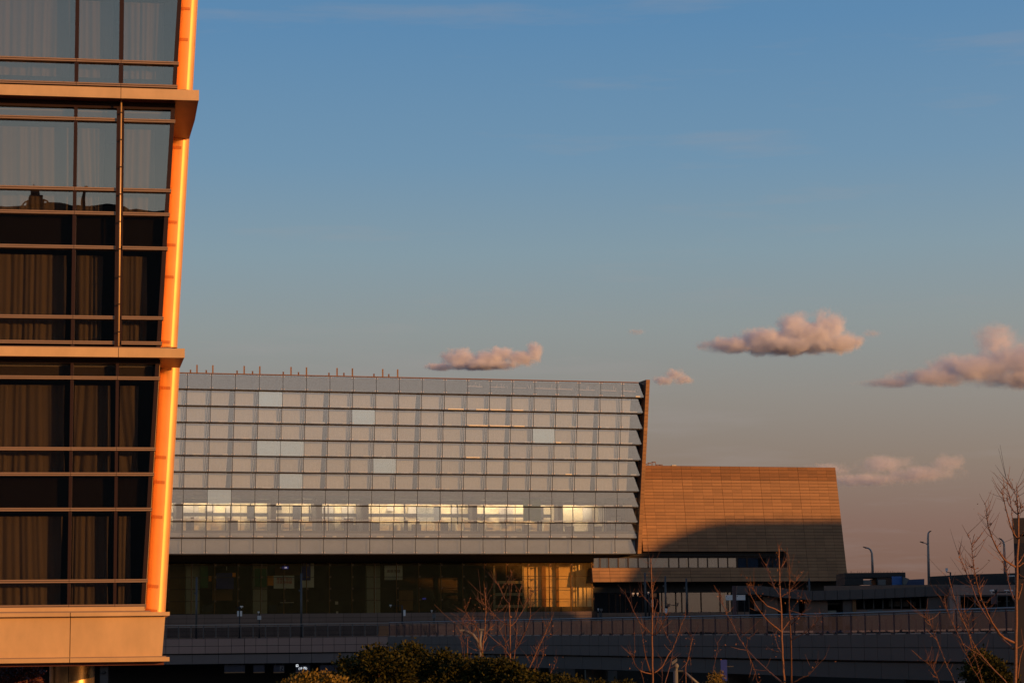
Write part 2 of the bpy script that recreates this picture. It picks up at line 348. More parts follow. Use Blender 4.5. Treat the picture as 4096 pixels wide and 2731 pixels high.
for si, S_ in enumerate(sections):
    zt, zb = zl(S_['top']), zl(S_['bot'])
    if si == 0: zt = ZTOP - .3
    # uprights
    for s, w in ((-8.1, .05), (-5.5, .05), (sM1, S_['m']), (sM2, S_['m2'])):
        MB().box(s - w, s + w, -.06 if w < .1 else -.02, .16, zb, zt).build('mullion', M['bronze'], LB)
    MB().hexa(hexs(lambda z: edge(z) - .12, lambda z: edge(z), -.04, .3, zb, zt)).build('corner_post', M['bronze'], LB)
    ys = [S_['top'] if si else -290] + S_['tr']
    for bi, (s0, s1) in enumerate(bays):
        w0 = S_['m'] if bi < 3 else S_['m2']; w1 = S_['m2'] if bi == 2 else S_['m']
        if bi == 3:
            a, b_ = s0 + w0, (lambda z: edge(z) - .12)
        else: a, b_ = s0 + w0, s1 - w1
        for i in range(len(ys) - 1):
            z1, z0 = zl(ys[i]) - .05, zl(ys[i + 1]) + .05
            MB().hexa(hexs(a, b_, .070, .082, z0, z1)).build('window_pane', M['gl_left'], LB)
            plain = (si == 1 and i in (0, 3)) or (si == 2 and i in (0, 3)) or (si == 0 and i == 1)
            if plain:
                MB().hexa(hexs(a, b_ if bi < 3 else (lambda z: edge(z) - .2), .22, .26, z0 - .05, z1 + .05)).build('spandrel_board', M['head'] if i == 0 else M['spandrel'], LB)
        for y in S_['tr']:
            z = zl(y); q = MB(); r_ = (lambda zz: edge(zz) + .03) if bi == 3 else s1 - .006
            l_ = s0 + .006 if not (bi == 3 and si == 1) else s0 + .10
            if bi == 2 and si == 1: r_ = s1 - .10
            q.hexa(hexs(l_, r_, -.085, .065, z + .008, z + .046), M['transom']); q.hexa(hexs(l_, r_, -.085, .065, z - .046, z - .008), M['transom'])
            q.hexa(hexs(l_, r_, -.05, .10, z - .008, z + .008), M['bronze'])
            q.hexa(hexs(l_, r_, .066, .16, z - .050, z - .009), M['bronze']); q.hexa(hexs(l_, r_, .066, .16, z + .009, z + .050), M['bronze'])
            q.build('transom', None, LB)
    if si: MB().hexa(hexs(-11, lambda z: edge(z) - .0, .02, .30, zl(S_['top']), zl(S_['top']) + .5 - (0 if si == 1 else .05))).build('head_frame', M['bronze'], LB)
    for (ya, yb) in ([(-36, 337)] if si == 0 else [(477, 852), (989, 1370)] if si == 1 else [(1511, 1896), (2037, 2424)]):
        zt_, zb_ = zl(ya) - .17, zl(yb) - .15
        for bi, (s0, s1) in enumerate(bays):
            zmid = (zt_ + zb_) / 2
            L_ = s0 + .07; Rr = (s1 - .22) if bi < 2 else (s1 - .24 if si != 2 else s1 - .20) if bi == 2 else edge(zb_) - (.38 if si == 0 else .42)
            if bi == 2 and si == 1: Rr = s1 - .45
            if bi == 3: L_ = s0 + .08
            seed += 1
            curtain(L_, Rr, zb_, zt_, seed).build('curtain', M['curtain'], LB, smooth=True)
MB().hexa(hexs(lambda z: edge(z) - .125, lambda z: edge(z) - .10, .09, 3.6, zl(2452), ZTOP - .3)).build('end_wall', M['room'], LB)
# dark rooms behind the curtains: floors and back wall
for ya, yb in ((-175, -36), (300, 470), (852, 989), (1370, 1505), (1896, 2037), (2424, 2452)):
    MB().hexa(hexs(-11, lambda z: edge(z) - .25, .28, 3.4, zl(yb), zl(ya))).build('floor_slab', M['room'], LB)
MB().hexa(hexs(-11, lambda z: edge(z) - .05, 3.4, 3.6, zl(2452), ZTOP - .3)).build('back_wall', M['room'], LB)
for s in (-5.5, sM1, -.2):
    bx(s - .05, s + .05, .6, 3.4, zl(2452), ZTOP - .3).build('partition', M['room'], LB) if s < -.5 else None
bx(-11, -1.1, 3.6, 14, 0 + zl(2650), ZTOP).build('rear_block', M['conc_dark'], LB)
bx(-11, .2, 0, 3.6, ZTOP - .3, ZTOP).build('roof', M['fascia'], LB)
# return wall seen edge on
MB().hexa(hexs(lambda z: edge(z) - .02, lambda z: edge(z) + .015, .31, 3.4, zl(2440), zl(1440))).build('return_wall', M['fascia'], LB)
MB().hexa(hexs(lambda z: edge(z) - .05, lambda z: edge(z) + .0, .31, 5.6, zl(1385), ZTOP - .3)).build('return_wall', M['fascia'], LB)
# slanting round corner column, one run per two storeys
def lean_col(pxs, D, r):
    P = []
    for (x, y) in pxs:
        s, z = FL.hit(x, y, -D); P.append(Vector((s - r, D, z)))
    A_, B_ = P; n = 28
    # three curved sheets with open joints over a dark core
    for g0, g1 in ((-205, -75), (-74, -28), (-27, 60)):
        b = MB(); k = 10
        for Q in (A_, B_):
            for i in range(k + 1):
                t = R(g0 + (g1 - g0) * i / k); b.v.append((Q.x + r * math.cos(t), Q.y + r * math.sin(t), Q.z))
        for i in range(k): b.f.append((i, i + 1, k + 2 + i, k + 1 + i))
        b.build('column_sheet', M['column'], LB, smooth=True)
    MB().tube([A_, B_], r - .02, 20).build('column_core', M['column_dark'], LB, smooth=True)
    return A_, B_, r
cC = lean_col([(661.5, 2449), (721, 1440)], 2.5, .30)
cB = lean_col([(709, 1392), (763, 470)], 5.0, .29)
cA = lean_col([(771, 368), (800, -140)], 5.0, .29)
for col_, ylist in ((cC, [1550, 1826, 1925, 2063, 2339, 2436]), (cB, [592, 890, 981, 1108, 1367]), (cA, [38, 161])):  # raised dark bands standing in for soft reflections on the copper
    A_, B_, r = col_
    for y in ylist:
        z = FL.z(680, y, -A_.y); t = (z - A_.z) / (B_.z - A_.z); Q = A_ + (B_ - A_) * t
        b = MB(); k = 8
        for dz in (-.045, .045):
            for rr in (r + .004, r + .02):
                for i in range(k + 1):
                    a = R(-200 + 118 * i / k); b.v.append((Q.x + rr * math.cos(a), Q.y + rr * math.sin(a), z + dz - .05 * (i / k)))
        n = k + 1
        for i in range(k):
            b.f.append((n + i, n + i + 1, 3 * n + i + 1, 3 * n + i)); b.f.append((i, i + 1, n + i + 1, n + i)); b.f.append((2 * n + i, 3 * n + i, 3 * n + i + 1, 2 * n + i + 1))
        b.build('reflection_band', M['clamp'], LB)
# projecting bands
def band(y0, y1, xr, joints, soff, n, name, back):
    zt, zb = FL.z(300, y0, n), FL.z(300, y1, n); sr_ = FL.s(xr, (y0 + y1) / 2 + 15, n)
    js = [-11, -5.6] + [FL.s(x, y0, n) for x in joints] + [sr_]
    for a, b_ in zip(js[:-1], js[1:]):
        MB().box(a + .008, b_ - .008 if b_ != sr_ else b_, -n, -n + .03, zb, zt).build(name, M['fascia'], LB)
    P = [FL.loc(atZ(x, y, zb)) for x, y in soff]
    poly = [(-11, -n + .04, zb + .01), (sr_ - .01, -n + .04, zb + .01)] + [(p[0] - .01, -p[1], zb + .01) for p in P] + [(-11, -P[-1][1] if P else back, zb + .01)]
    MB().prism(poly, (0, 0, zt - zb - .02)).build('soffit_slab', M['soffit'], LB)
    return zb, zt, sr_
band(346, 388, 796, [484], [(781, 482), (758, 558)], .5, 'fascia_panel', 5)
band(1389, 1426, 739, [474], [(721, 1472)], .5, 'fascia_panel', 2.5)
bx(-11, FL.s(690, 1390, .3), -.28, 0, FL.z(300, 1389, .3), FL.z(300, 1385, .3)).build('flashing', M['transom'], LB)
# solid base under the lowest windows
z_l1t, z_l1b = FL.z(281, 2449, .55), FL.z(281, 2464, .55); z_l2t, z_l2b = FL.z(281, 2631, .55), FL.z(281, 2648, .55)
sR1 = FL.s(679, 2455, .55); sR2 = FL.s(678, 2637, .55)
sj = FL.s(281, 2500, .4)
for a, b_ in ((-11, -5.6), (-5.6, sj), (sj, None)):
    q1 = b_ - .01 if b_ else sR1; q2 = b_ - .01 if b_ else sR2
    bx(a + .01, q1, -.55, 2.9 if not b_ else .3, z_l1b, z_l1t).build('ledge', M['fascia'], LB)
    bx(a + .01, q2, -.55, .3, z_l2b, z_l2t).build('ledge', M['fascia'], LB)
    t1 = b_ - .01 if b_ else FL.s(661, 2466, .38); t0 = b_ - .01 if b_ else FL.s(648, 2627, .38)
    MB().hexa([(a + .01, -.38, z_l2t), (t0, -.38, z_l2t), (t0, 6, z_l2t), (a + .01, 6, z_l2t), (a + .01, -.38, z_l1b), (t1, -.38, z_l1b), (t1, 6, z_l1b), (a + .01, 6, z_l1b)]).build('base_panel', M['fascia'], LB)
bx(-11, FL.s(665, 2629, .48), -.46, .0, z_l2t, z_l2t + .03).build('flashing', M['transom'], LB)
bx(-11, FL.s(602, 2444, .5), -.42, .0, z_l1t, z_l1t + .045).build('flashing', M['transom'], LB)
bx(-11, FL.s(578, 2438, .3), -.2, .0, z_l1t + .045, zl(2428)).build('sill', M['fascia'], LB)
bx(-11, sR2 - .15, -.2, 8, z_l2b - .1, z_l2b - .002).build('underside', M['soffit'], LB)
# drainpipe between the two bands
pz0, pz1 = zl(1385), zl(398); ps0 = FL.s(474, 1380, .2); ps1 = FL.s(485, 400, .2)
dp = MB().tube([(ps0, -.2, pz0), (ps1, -.2, pz1)], .026, 10).build('drainpipe', M['fascia'], LB, smooth=True)
for k in range(9):
    t = (k + .5) / 9; s = ps0 + (ps1 - ps0) * t; z = pz0 + (pz1 - pz0) * t
    bx(s - .040, s + .040, -.235, -.02, z - .015, z + .015).build('pipe_clip', M['bronze'], dp)
p0 = atY(288, 2700, 69.5); p0 = FL.loc(p0)
pc = MB(); n = 40
for z in (0, z_l2b - .102):
    for i in range(n): t = 2 * PI * i / n; pc.v.append((p0[0] + .68 * math.cos(t), -p0[1] + .68 * math.sin(t), z))
for i in range(n): pc.f.append((i, (i + 1) % n, n + (i + 1) % n, n + i))
pil = pc.build('pilotis', M['pilotis'], LB, smooth=True)
bx(p0[0] - .105, p0[0] - .085, -p0[1] - .685, -p0[1] - .66, 0, z_l2b - .11).build('seam', M['black'], pil)
bx(-11, -5.5, 5, 5.4, 0, z_l2b - .102).build('ground_wall', M['black'], LB)

# ================================================================== glass box building
OB = atY(724, 2214, 190); ZB = OB.z; TB = .21; RH = 1.364; PW = 2.021
FB = Frame(OB, R(16), math.atan(TB), ZB)
BB = thing('glass_hall', 'long leaning glass building with eleven shingled rows of panes above a dark glazed storey', 'building', FB.O, FB.a)
nrow = lambda r: TB * RH * (r + 1)
pane = bx(.02, PW - .02, 0, .02, .0, RH - .115).mesh('pane', M['gl_box'])
pane_new = bx(.015, PW - .015, 0, .02, .0, RH - .115).mesh('pane_new', M['gl_new'])
e_in = 38.4
pane_end = MB().hexa([(.015, 0, 0), (1.97, 0, 0), (1.97, .02, 0), (.015, .02, 0), (.015, 0, RH - .115), (1.50, 0, RH - .115), (1.50, .02, RH - .115), (.015, .02, RH - .115)]).mesh('pane_end', M['gl_box'])
new_at = {(9, 3), (8, 7), (6, 4), (5, 8), (4, 4), (3, 1), (2, 10), (6, 3), (7, 15)}
COLS = range(-3, 20)
bolts = MB(); jbar = bx(-.035, .035, .03, .07, 0, RH - .02).mesh('joint_bar', M['joint'])
for r in range(11):
    zb = ZB + r * RH; y = -nrow(r)
    for c in COLS:
        nw = (r, c) in new_at
        link('glass_pane', pane_end if c == 19 else pane_new if nw else pane, BB, (c * PW, y, zb), label='paler, bluer replacement pane' if nw else None)
        for dx in (.10, PW - .10):
            for dz in ((.10,) if r < 10 else (.10, RH - .2)):
                x = c * PW + dx; bolts.box(x - .03, x + .03, y - .03, y, zb + dz - .03, zb + dz + .03)
    for c in range(-2, 20): link('joint_bar', jbar, BB, (c * PW, y, zb))
    # shadow gap and gutter under each row
    bx(-3 * PW, 38.4 + 1.9, y + .03, y + TB * RH + .06, zb - .10, zb - .02).build('row_gutter', M['joint'], BB)
bolts.build('pane_bolts', M['bolt'], BB, stuff=True)
zt = ZB + 11 * RH
bx(-3 * PW, 39.9, -nrow(10) - .03, -nrow(10) + .5, zt - .09, zt - .02).build('top_rail', M['fin_in'], BB)
# what shows through the panes
rb = random.Random(3)
for r in range(11):
    zb = ZB + r * RH; y = -nrow(r)
    if r == 10:
        bx(-3 * PW, 40.4, y + .55, y + .60, zb, zb + RH - .1).build('parapet_board', M['back_blue'], BB)
        tr_ = MB(); rq = random.Random(8)  # brass bits put in for golden reflections in the parapet row
        for c in range(12, 20):
            x = c * PW; z = zb + .72 - .022 * (c - 12)
            tr_.tube([(x, y + .35, z), (x + PW * rq.uniform(.6, 1), y + .35, z - .03)], rq.uniform(.02, .05), 4)
            for _ in range(5):
                xx = x + rq.uniform(0, 1.8); tr_.tube([(xx, y + .3, z - .1), (xx + rq.uniform(-.25, .25), y + .3, z + rq.uniform(.1, .4))], .014, 4)
        tr_.build('parapet_reflection', M['bolt'], BB)
    elif r == 0:
        bx(-3 * PW, 40.4, y + .30, y + .35, zb, zb + RH - .1).build('spandrel_board', M['spandrel_glass'], BB)
    elif r >= 4:
        bx(-3 * PW, 40.4, y + .75, y + .80, zb - .02, zb + RH - .02).build('inner_wall', M['strip'], BB)
        for c in COLS:
            g_ = .38 if (c % 4 == 1) else rb.uniform(.20, .26)
            if c == 19: g_ = 1.05
            w = PW - .02 - g_; sl_ = rb.uniform(.05, .10)
            MB().hexa([(.0, 0, .10), (w - sl_, 0, .10), (w - sl_, .01, .10), (0, .01, .10), (0, 0, RH), (w + .03, 0, RH), (w + .03, .01, RH), (0, .01, RH)]).build('roller_blind', M['blind'], BB).location = (c * PW, y + .40, zb - .03)
            if c % 4 != 1 and c != 19:
                q = MB(); q.hexa([(w + .06 - sl_, 0, .05), (w + .10 - sl_, 0, .05), (w + .10 - sl_, .01, .05), (w + .06 - sl_, .01, .05), (w + .14, 0, RH), (w + .18, 0, RH), (w + .18, .01, RH), (w + .14, .01, RH)])
                q.build('blind_guide', M['blind'], BB).location = (c * PW, y + .42, zb - .03)
# two storeys of offices, open behind rows two and three; a band of them behind row one
z_f, z_c = ZB + 1.45 * RH, ZB + 4 * RH
bx(-3 * PW, 40.4, -.2, 7, z_f - .45, z_f).build('floor_slab', M['slab'], BB)
bx(-3 * PW, 40.4, -.8, 7, z_c - .55, z_c - .02).build('floor_slab', M['office_dark'], BB)
bx(-3 * PW, 40.4, 5.2, 5.4, ZB + .9 * RH, z_c - .55).build('office_back_wall', M['office'], BB)
bx(-3 * PW, 40.4, -.45, -.4, ZB + RH, ZB + 1.45 * RH - .25).build('spandrel_board', M['spandrel_glass'], BB)
for c in range(-2, 20):
    x = c * PW + rb.uniform(-.1, .1)
    if c in (0, 4, 6, 8, 13, 17): bx(x, x + rb.uniform(.35, .6), rb.uniform(2, 4), 5.1, z_f, z_c - .55).build('office_column', M['office_dark'], BB)
    w = rb.uniform(.3, .9)
    bx(x + .5, x + .5 + w, 3, 3.5, z_f, z_f + rb.uniform(.5, 1.25)).build('cabinet', M['office'] if rb.random() < .5 else M['office_dark'], BB)
    if rb.random() < .6: bx(x + .7, x + 1.3, 1.4, 1.9, z_f, z_f + rb.uniform(.5, .9)).build('desk', M['strip'] if rb.random() < .5 else M['office'], BB)
    for k in range(rb.randint(0, 2)):
        u = x + rb.uniform(0, 1.8); bx(u, u + rb.uniform(.03, .10), 4.9, 5.15, z_f, z_c - rb.uniform(.6, 1.3)).build('shelf_post', M['strip'], BB)
    u = x + rb.uniform(0, 1); bx(u, u + rb.uniform(.5, 1.4), 5.0, 5.16, z_f + rb.uniform(.4, 2.2), z_f + 2.4).build('wall_picture', rb.choice([M['blind'], M['office'], M['offwhite'], M['strip']]), BB)
    if rb.random() < .5: u = x + rb.uniform(0, 1.5); bx(u, u + .25, 1.2, 1.5, z_f, z_f + rb.uniform(.9, 1.2)).build('office_chair', M['office_dark'], BB)
    if c % 2 == 0: bx(x + 1.2, x + 1.24, .9, .94, z_f, z_c - .56).build('hanger_rod', M['grey_metal'], BB)
bx(-3 * PW, 34, 4.6, 4.7, z_f + 1.45, z_f + 1.75).build('duct', M['strip'], BB)
bx(-3 * PW, 40, 1.0, 1.04, z_f + .95, z_f + 1.0).build('handrail', M['offwhite'], BB)
for x in range(-6, 38, 4): bx(x + .3, x + 3.6, 3.9, 4.3, z_c - .68, z_c - .60).build('ceiling_lamp', M['ceiling_lamp'], BB)
bx(-3 * PW, 40.4, 3.6, 3.7, z_c - .95, z_c - .56).build('ceiling_beam', M['strip'], BB)
bx(38.6, 40.4, 2.6, 2.7, z_f, z_c - .55).build('partition', M['strip'], BB)
bx(39.0, 39.9, 2.5, 2.58, z_f + .3, z_f + 1.4).build('partition', M['office'], BB)
bx(30.2, 31.8, .5, .6, z_f + .9, z_c - .6).build('green_board', M['poster_green'], BB)
# pale boxes along the sills, standing in for glints on the glass
for r in range(1, 10):
    for c in range(0, 20):
        if rb.random() < (.22 + .025 * c):
            w = rb.uniform(.3, 1.2); x = c * PW + rb.uniform(.1, PW - w - .1)
            bx(x, x + w, -nrow(r) + .10, -nrow(r) + .14, ZB + r * RH + .03, ZB + r * RH + .13).build('glint_box', M['office'] if rb.random() < .6 else M['white'], BB)
for r, c, u, w in ((9, 12, .8, 1.1), (9, 13, .1, 1.3), (9, 11, .3, 1.4), (8, 12, .2, 1.7), (8, 13, .1, 1.8), (8, 14, .2, 1.0), (7, 16, .1, .45), (5, 16, 1.1, .6), (9, 14, .1, .9), (10, 19, 1.2, .4), (6, 12, .1, 1.2)):  # bright strips outside the panes, sun glints put in as colour
    bx(c * PW + u, c * PW + u + w, -nrow(r) - .035, -nrow(r) - .005, ZB + r * RH + .01, ZB + r * RH + .09).build('glint_strip', M['glint'], BB)
# roof, deck and rear
bx(-3 * PW, 40.4, -nrow(10) + .5, 7, zt - .5, zt - .2).build('roof', M['conc_dark'], BB)
bx(-3 * PW, 40.4, 7, 7.3, 0, zt - .2).build('rear_wall', M['conc_dark'], BB)
bx(-3 * PW - .3, -3 * PW, -2, 7.3, 0, zt - .2).build('side_wall', M['conc_dark'], BB)
for x0, hh in ((199, .2), (249, .62), (321, .2), (372, .62), (560, .22), (615, .62), (680, .2), (736, .62), (918, .2), (978, .62), (1036, .2), (1098, .62), (1272, .2), (1335, .62), (1388, .22), (1454, .62), (1621, .2), (1689, .62), (1736, .2), (1805, .62)):
    s = FB.s(660 + x0 / 1.936, 1495 + .018 * (x0 / 1.936), 0)
    q = MB(); q.box(s - .06, s - .03, -3.0, -2.96, zt - .1, zt + hh + .05); q.box(s + .03, s + .06, -3.0, -2.96, zt - .1, zt + hh + .05); q.box(s - .03, s + .03, -2.97, -2.95, zt - .1, zt + hh + .03)
    q.build('roof_post', M['fin_in'] if hh < .3 else M['stone'], BB)
# end fin of tan cladding
fs0 = FB.s(2551, 2200, .45); fs1 = fs0 + .34; FN = .5
def fy(z): return -(TB * (z - ZB) + FN)
z0_, z1_ = ZB - .03, zt + .16
MB().hexa([(fs0, fy(z0_) + .06, z0_), (fs1 - .01, fy(z0_) + .06, z0_), (fs1 - .01, 8, z0_), (fs0, 8, z0_), (fs0, fy(z1_) + .06, z1_), (fs1 - .01, fy(z1_) + .06, z1_), (fs1 - .01, 8, z1_), (fs0, 8, z1_)]).build('fin_core', M['fin_in'], BB)
nst = 44; hst = (z1_ - z0_) / nst
for k in range(nst):
    a = z0_ + k * hst + (.045 if k % 5 == 0 and k else .012); b_ = z0_ + (k + 1) * hst - .012
    MB().hexa([(fs0 - .004, fy(a), a), (fs1, fy(a), a), (fs1, fy(a) + .05, a), (fs0 - .004, fy(a) + .05, a), (fs0 - .004, fy(b_), b_), (fs1, fy(b_), b_), (fs1, fy(b_) + .05, b_), (fs0 - .004, fy(b_) + .05, b_)]).build('cladding_panel', M['stone'], BB)
# dark glazed storey under the box
HN = -.5
FH = Frame(OB, R(16))
zh = [FH.z(1000, y, HN) for y in (2250, 2259.5, 2307.5, 2354.5, 2402, 2454)]
hs0 = FH.s(674, 2350, HN); hs1 = FH.s(2373, 2350, HN); NH = 19; hw = (hs1 - hs0) / NH
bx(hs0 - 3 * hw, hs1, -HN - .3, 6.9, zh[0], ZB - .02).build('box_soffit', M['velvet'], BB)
for i in range(-3, NH):
    for j in range(5):
        bx(hs0 + i * hw + .012, hs0 + (i + 1) * hw - .012, -HN, -HN + .02, zh[j + 1] + .012, zh[j] - .012).build('hall_pane', M['gl_hall'], BB)
fit = MB()
for i in range(-3, NH + 1):
    for j in range(1, 5):
        x = hs0 + i * hw; z = zh[j]
        for dx, dz in ((1, 1), (1, -1), (-1, 1), (-1, -1)):
            fit.tube([(x, -HN - .03, z), (x + dx * .09, -HN - .03, z + dz * .09)], .022, 4)
        fit.box(x - .04, x + .04, -HN - .05, -HN + .2, z - .04, z + .04)
    x = hs0 + i * hw
    fit.box(x - .03, x + .03, -HN + .3, -HN + .45, zh[5], zh[0])
fit.build('spider_fittings', M['wood'], BB, stuff=True)
for j in (1, 2, 3, 4): bx(hs0 - 3 * hw, hs1, -HN + .32, -HN + .36, zh[j] - .02, zh[j] + .02).build('glazing_rail', M['bronze'], BB)
bx(hs0 - 3 * hw, hs1, -HN + .3, 7, zh[5] - .3, zh[5]).build('hall_floor', M['slab'], BB)
bx(hs0 - 3 * hw, hs1 - 11, 6.0, 6.2, zh[5], zh[0]).build('hall_back_wall', M['spandrel'], BB)
def hx(x0, x1, y0, y1, n, m_, name, t=.06, mt=None):
    n += .7
    a, b_ = FH.s(x0, (y0 + y1) / 2, n), FH.s(x1, (y0 + y1) / 2, n); zt_, zb_ = FH.z((x0 + x1) / 2, y0, n), FH.z((x0 + x1) / 2, y1, n)
    o = bx(a, b_, -n, -n + t, zb_, zt_).build(name, M[m_], BB); return o, (a + b_) / 2, (zt_ + zb_) / 2, b_ - a, zt_ - zb_
for a, b_ in ((744, 799), (1013, 1069), (1467, 1521)): hx(a, b_, 2226 if a > 1000 else 2250, 2453, -2.4, 'pillar_in', 'hall_pillar', .5)
for a, b_, c_, d_, mm in ((674, 742, 2255, 2453, 'wood'), (1596, 1652, 2360, 2440, 'wood'), (1100, 1200, 2245, 2300, 'wood'), (850, 930, 2300, 2400, 'wood')): hx(a, b_, c_, d_, -4.6, mm, 'wood_panel')
# gallery behind the sunlit end of the hall
hx(2090, 2372, 2240, 2453, -2.6, 'office', 'gallery_wall', .2)
for a, b_ in ((2168, 2184), (2225, 2236), (2300, 2303), (2345, 2347)): hx(a, b_, 2240, 2453, -2.3, 'wood' if b_ - a > 5 else 'strip', 'gallery_post', .1)
hx(2112, 2370, 2425, 2453, -2.3, 'strip', 'gallery_bench', .4)
hx(2210, 2372, 2359, 2363, -2.7, 'pillar_in', 'gallery_rail', .05)
for y in (2322, 2370, 2418): hx(1974, 2096, y, y + 11, -2.2, 'pillar_in', 'shelf', .2)
for x in (1974, 2090): hx(x, x + 7, 2262, 2452, -2.2, 'pillar_in', 'shelf_side', .2)
# posters and lit signs inside
o, cx_, cz_, w_, h_ = hx(1095, 1177, 2301, 2352, -1.75, 'poster', 'poster')
letters('高端广告位', .27, M['poster_red'], o, (cx_ + .02, 1.03, cz_ + .24)); letters('找高铁传媒', .27, M['poster_red'], o, (cx_ + .02, 1.03, cz_ - .05))
o, cx_, cz_, w_, h_ = hx(1070, 1094, 2303, 2340, -1.76, 'poster_orange', 'poster')
o, cx_, cz_, w_, h_ = hx(1538, 1610, 2260, 2318, -1.75, 'poster', 'poster')
letters('高铁传媒', .30, M['poster_dark'], o, (cx_, 1.03, cz_ + .1))
o, cx_, cz_, w_, h_ = hx(1205, 1256, 2245, 2348, -1.77, 'poster', 'poster')
bx(cx_ - w_ / 2 + .02, cx_ + w_ / 2 - .3, 1.03, 1.05, cz_ - .5, cz_ + 1.0).build('poster_picture', M['poster_blue'], o)
hx(802, 832, 2255, 2350, -1.8, 'poster_green', 'poster'); hx(1019, 1066, 2273, 2345, -1.8, 'poster_green', 'poster'); hx(865, 935, 2290, 2355, -3.0, 'poster_blue', 'poster')
hx(835, 846, 2303, 2323, -1.8, 'poster_orange', 'poster'); hx(930, 943, 2290, 2306, -1.8, 'poster_orange', 'poster')
o, cx_, cz_, w_, h_ = hx(1130, 1154, 2264, 2274, -1.7, 'lit_blue', 'departure_sign')
letters('15A', .17, M['lit_white'], o, (cx_, 0.98, cz_))
for (x0, x1, y0, y1) in ((1120, 1127, 2265, 2272), (1341, 1353, 2404, 2416), (1345, 1353, 2443, 2451), (906, 908, 2264, 2280), (1120, 1176, 2407, 2410), (1690, 1704, 2390, 2396)): hx(x0, x1, y0, y1, -1.9, 'offwhite' if x0 != 1690 else 'lit_blue', 'small_sign')
for (x0, x1) in ((810, 852), (1075, 1106), (1120, 1136), (1160, 1170)): hx(x0, x1, 2418 if x0 < 1110 else 2410, 2446 if x0 < 1110 else 2424, -2.6, 'strip', 'counter', .3)
# brown tiled wall below the glazing
WN = -.3; wz = zh[5]
bx(hs0 - 3 * hw, hs1 + .3, -WN + .05, -WN + .4, 0, wz).build('plinth_core', M['gap'], BB)
th = .36
tl = bx(.012, 1.478, 0, .05, .012, th - .012).mesh('tile', M['tile_brown'])
s = hs0 - 3 * hw
while s < hs1 - 1.2:
    for k in range(8): link('wall_tile', tl, BB, (s, -WN, wz - (k + 1) * th))
    s += 1.49

# ================================================================== tan stone building
OT = atY(2372, 2328, 200); ZT0 = OT.z; LT = R(-11)
FT = Frame(OT, R(16), LT, ZT0); TT = math.tan(LT)
TB_ = thing('stone_hall', 'tan stone clad building with raked front, its upper part sunlit, right of the glass hall', 'building', FT.O, FT.a)
ty = lambda z: -TT * (z - ZT0)
bnd = [FT.s(x, 1993, 0) for x in (2735, 2890, 3044, 3198, 3355)]
bw = (bnd[-1] - bnd[0]) / 4; sw = bw / 4
S_END = FT.s(3393, 2322, 0)
ytops = [1862 + i * 13.7 for i in range(4)] + [1917 + i * 13.05 for i in range(31)] 
ybase = [1862, 1917, 1994, 2074, 2152.5, 2230.5, 2308.5, 2325.5]
yb = []; major = set()
for a, b_, n in ((1862, 1917, 4), (1917, 1994, 6), (1994, 2074, 6), (2074, 2152.5, 6), (2152.5, 2230.5, 6), (2230.5, 2308.5, 6), (2308.5, 2325.5, 1)):
    major.add(len(yb))
    for i in range(n): yb.append(a + (b_ - a) * i / n)
yb.append(2325.5)
zz = [FT.z(2735, y, 0) for y in yb]
iw0 = next(i for i, y in enumerate(yb) if y > 2203); iw1 = next(i for i, y in enumerate(yb) if y > 2268)
s_slot = FT.s(3147, 2235, 0); s_up = FT.s(2556, 2000, 0)
stones = []
for r in range(len(yb) - 1):
    za, zb = zz[r + 1], zz[r]
    ga = .03 if (r + 1) in major else .016; gb = .03 if r in major else .016
    c = -12
    while True:
        s0 = bnd[0] + c * sw; s1 = s0 + sw; c += 1
        if s0 >= S_END - .05: break
        left = s_up if r < iw1 else 0
        if s1 <= left + .02: continue
        s0 = max(s0, left); s1 = min(s1, S_END)
        if iw0 <= r < iw1:
            if s1 <= s_slot + .05: continue
            s0 = max(s0, s_slot)
        gl_ = .020 if (c - 1) % 4 == 0 else .005
        stones.append((r, s0 + gl_, s1 - .005, za + ga, zb - gb))
cache = {}
def stone_mesh(w, h, top, key):
    if key not in cache:
        b = MB().hexa([(0, 0, 0), (w, 0, 0), (w, .06, 0), (0, .06, 0), (0, -TT * h, h), (w, -TT * h, h), (w, -TT * h + .06, h), (0, -TT * h + .06, h)])
        cache[key] = b.mesh('stone_slab', M['stone_top' if top else 'stone'])
    return cache[key]
rest = MB(); rs = random.Random(5)
for i, (r, s0, s1, za, zb) in enumerate(stones):
    w, h = s1 - s0, zb - za; dy = rs.uniform(-.008, .008)
    if i < 300: link('stone_slab', stone_mesh(w, h, r < 4, (round(w, 2), round(h, 2), r < 4)), TB_, (s0, ty(za) + dy, za))
    else:
        y0, y1 = ty(za) + dy, ty(zb) + dy
        rest.hexa([(s0, y0, za), (s1, y0, za), (s1, y0 + .06, za), (s0, y0 + .06, za), (s0, y1, zb), (s1, y1, zb), (s1, y1 + .06, zb), (s0, y1 + .06, zb)])
rest.build('lower_stone_slabs', M['stone'], TB_, stuff=True)
def leanbox(s0, s1, z0, z1, off=.05, depth=10, m_='stone_gap', name='wall_core'):
    return MB().hexa([(s0, ty(z0) + off, z0), (s1, ty(z0) + off, z0), (s1, depth, z0), (s0, depth, z0), (s0, ty(z1) + off, z1), (s1, ty(z1) + off, z1), (s1, depth, z1), (s0, depth, z1)]).build(name, M[m_], TB_)
zs0, zs1 = zz[iw1], zz[iw0]
leanbox(s_up, S_END - .01, zs1, zz[0] - .01); leanbox(s_slot, S_END - .01, zs0, zs1); leanbox(0, S_END - .01, zz[-1], zs0)
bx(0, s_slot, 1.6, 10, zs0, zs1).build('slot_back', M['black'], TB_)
SY = .75                                             # windows sit back in the slot
yS = ty(zs0) + SY
zwt = FT.z(2735, 2229, -SY); zwb = zs0
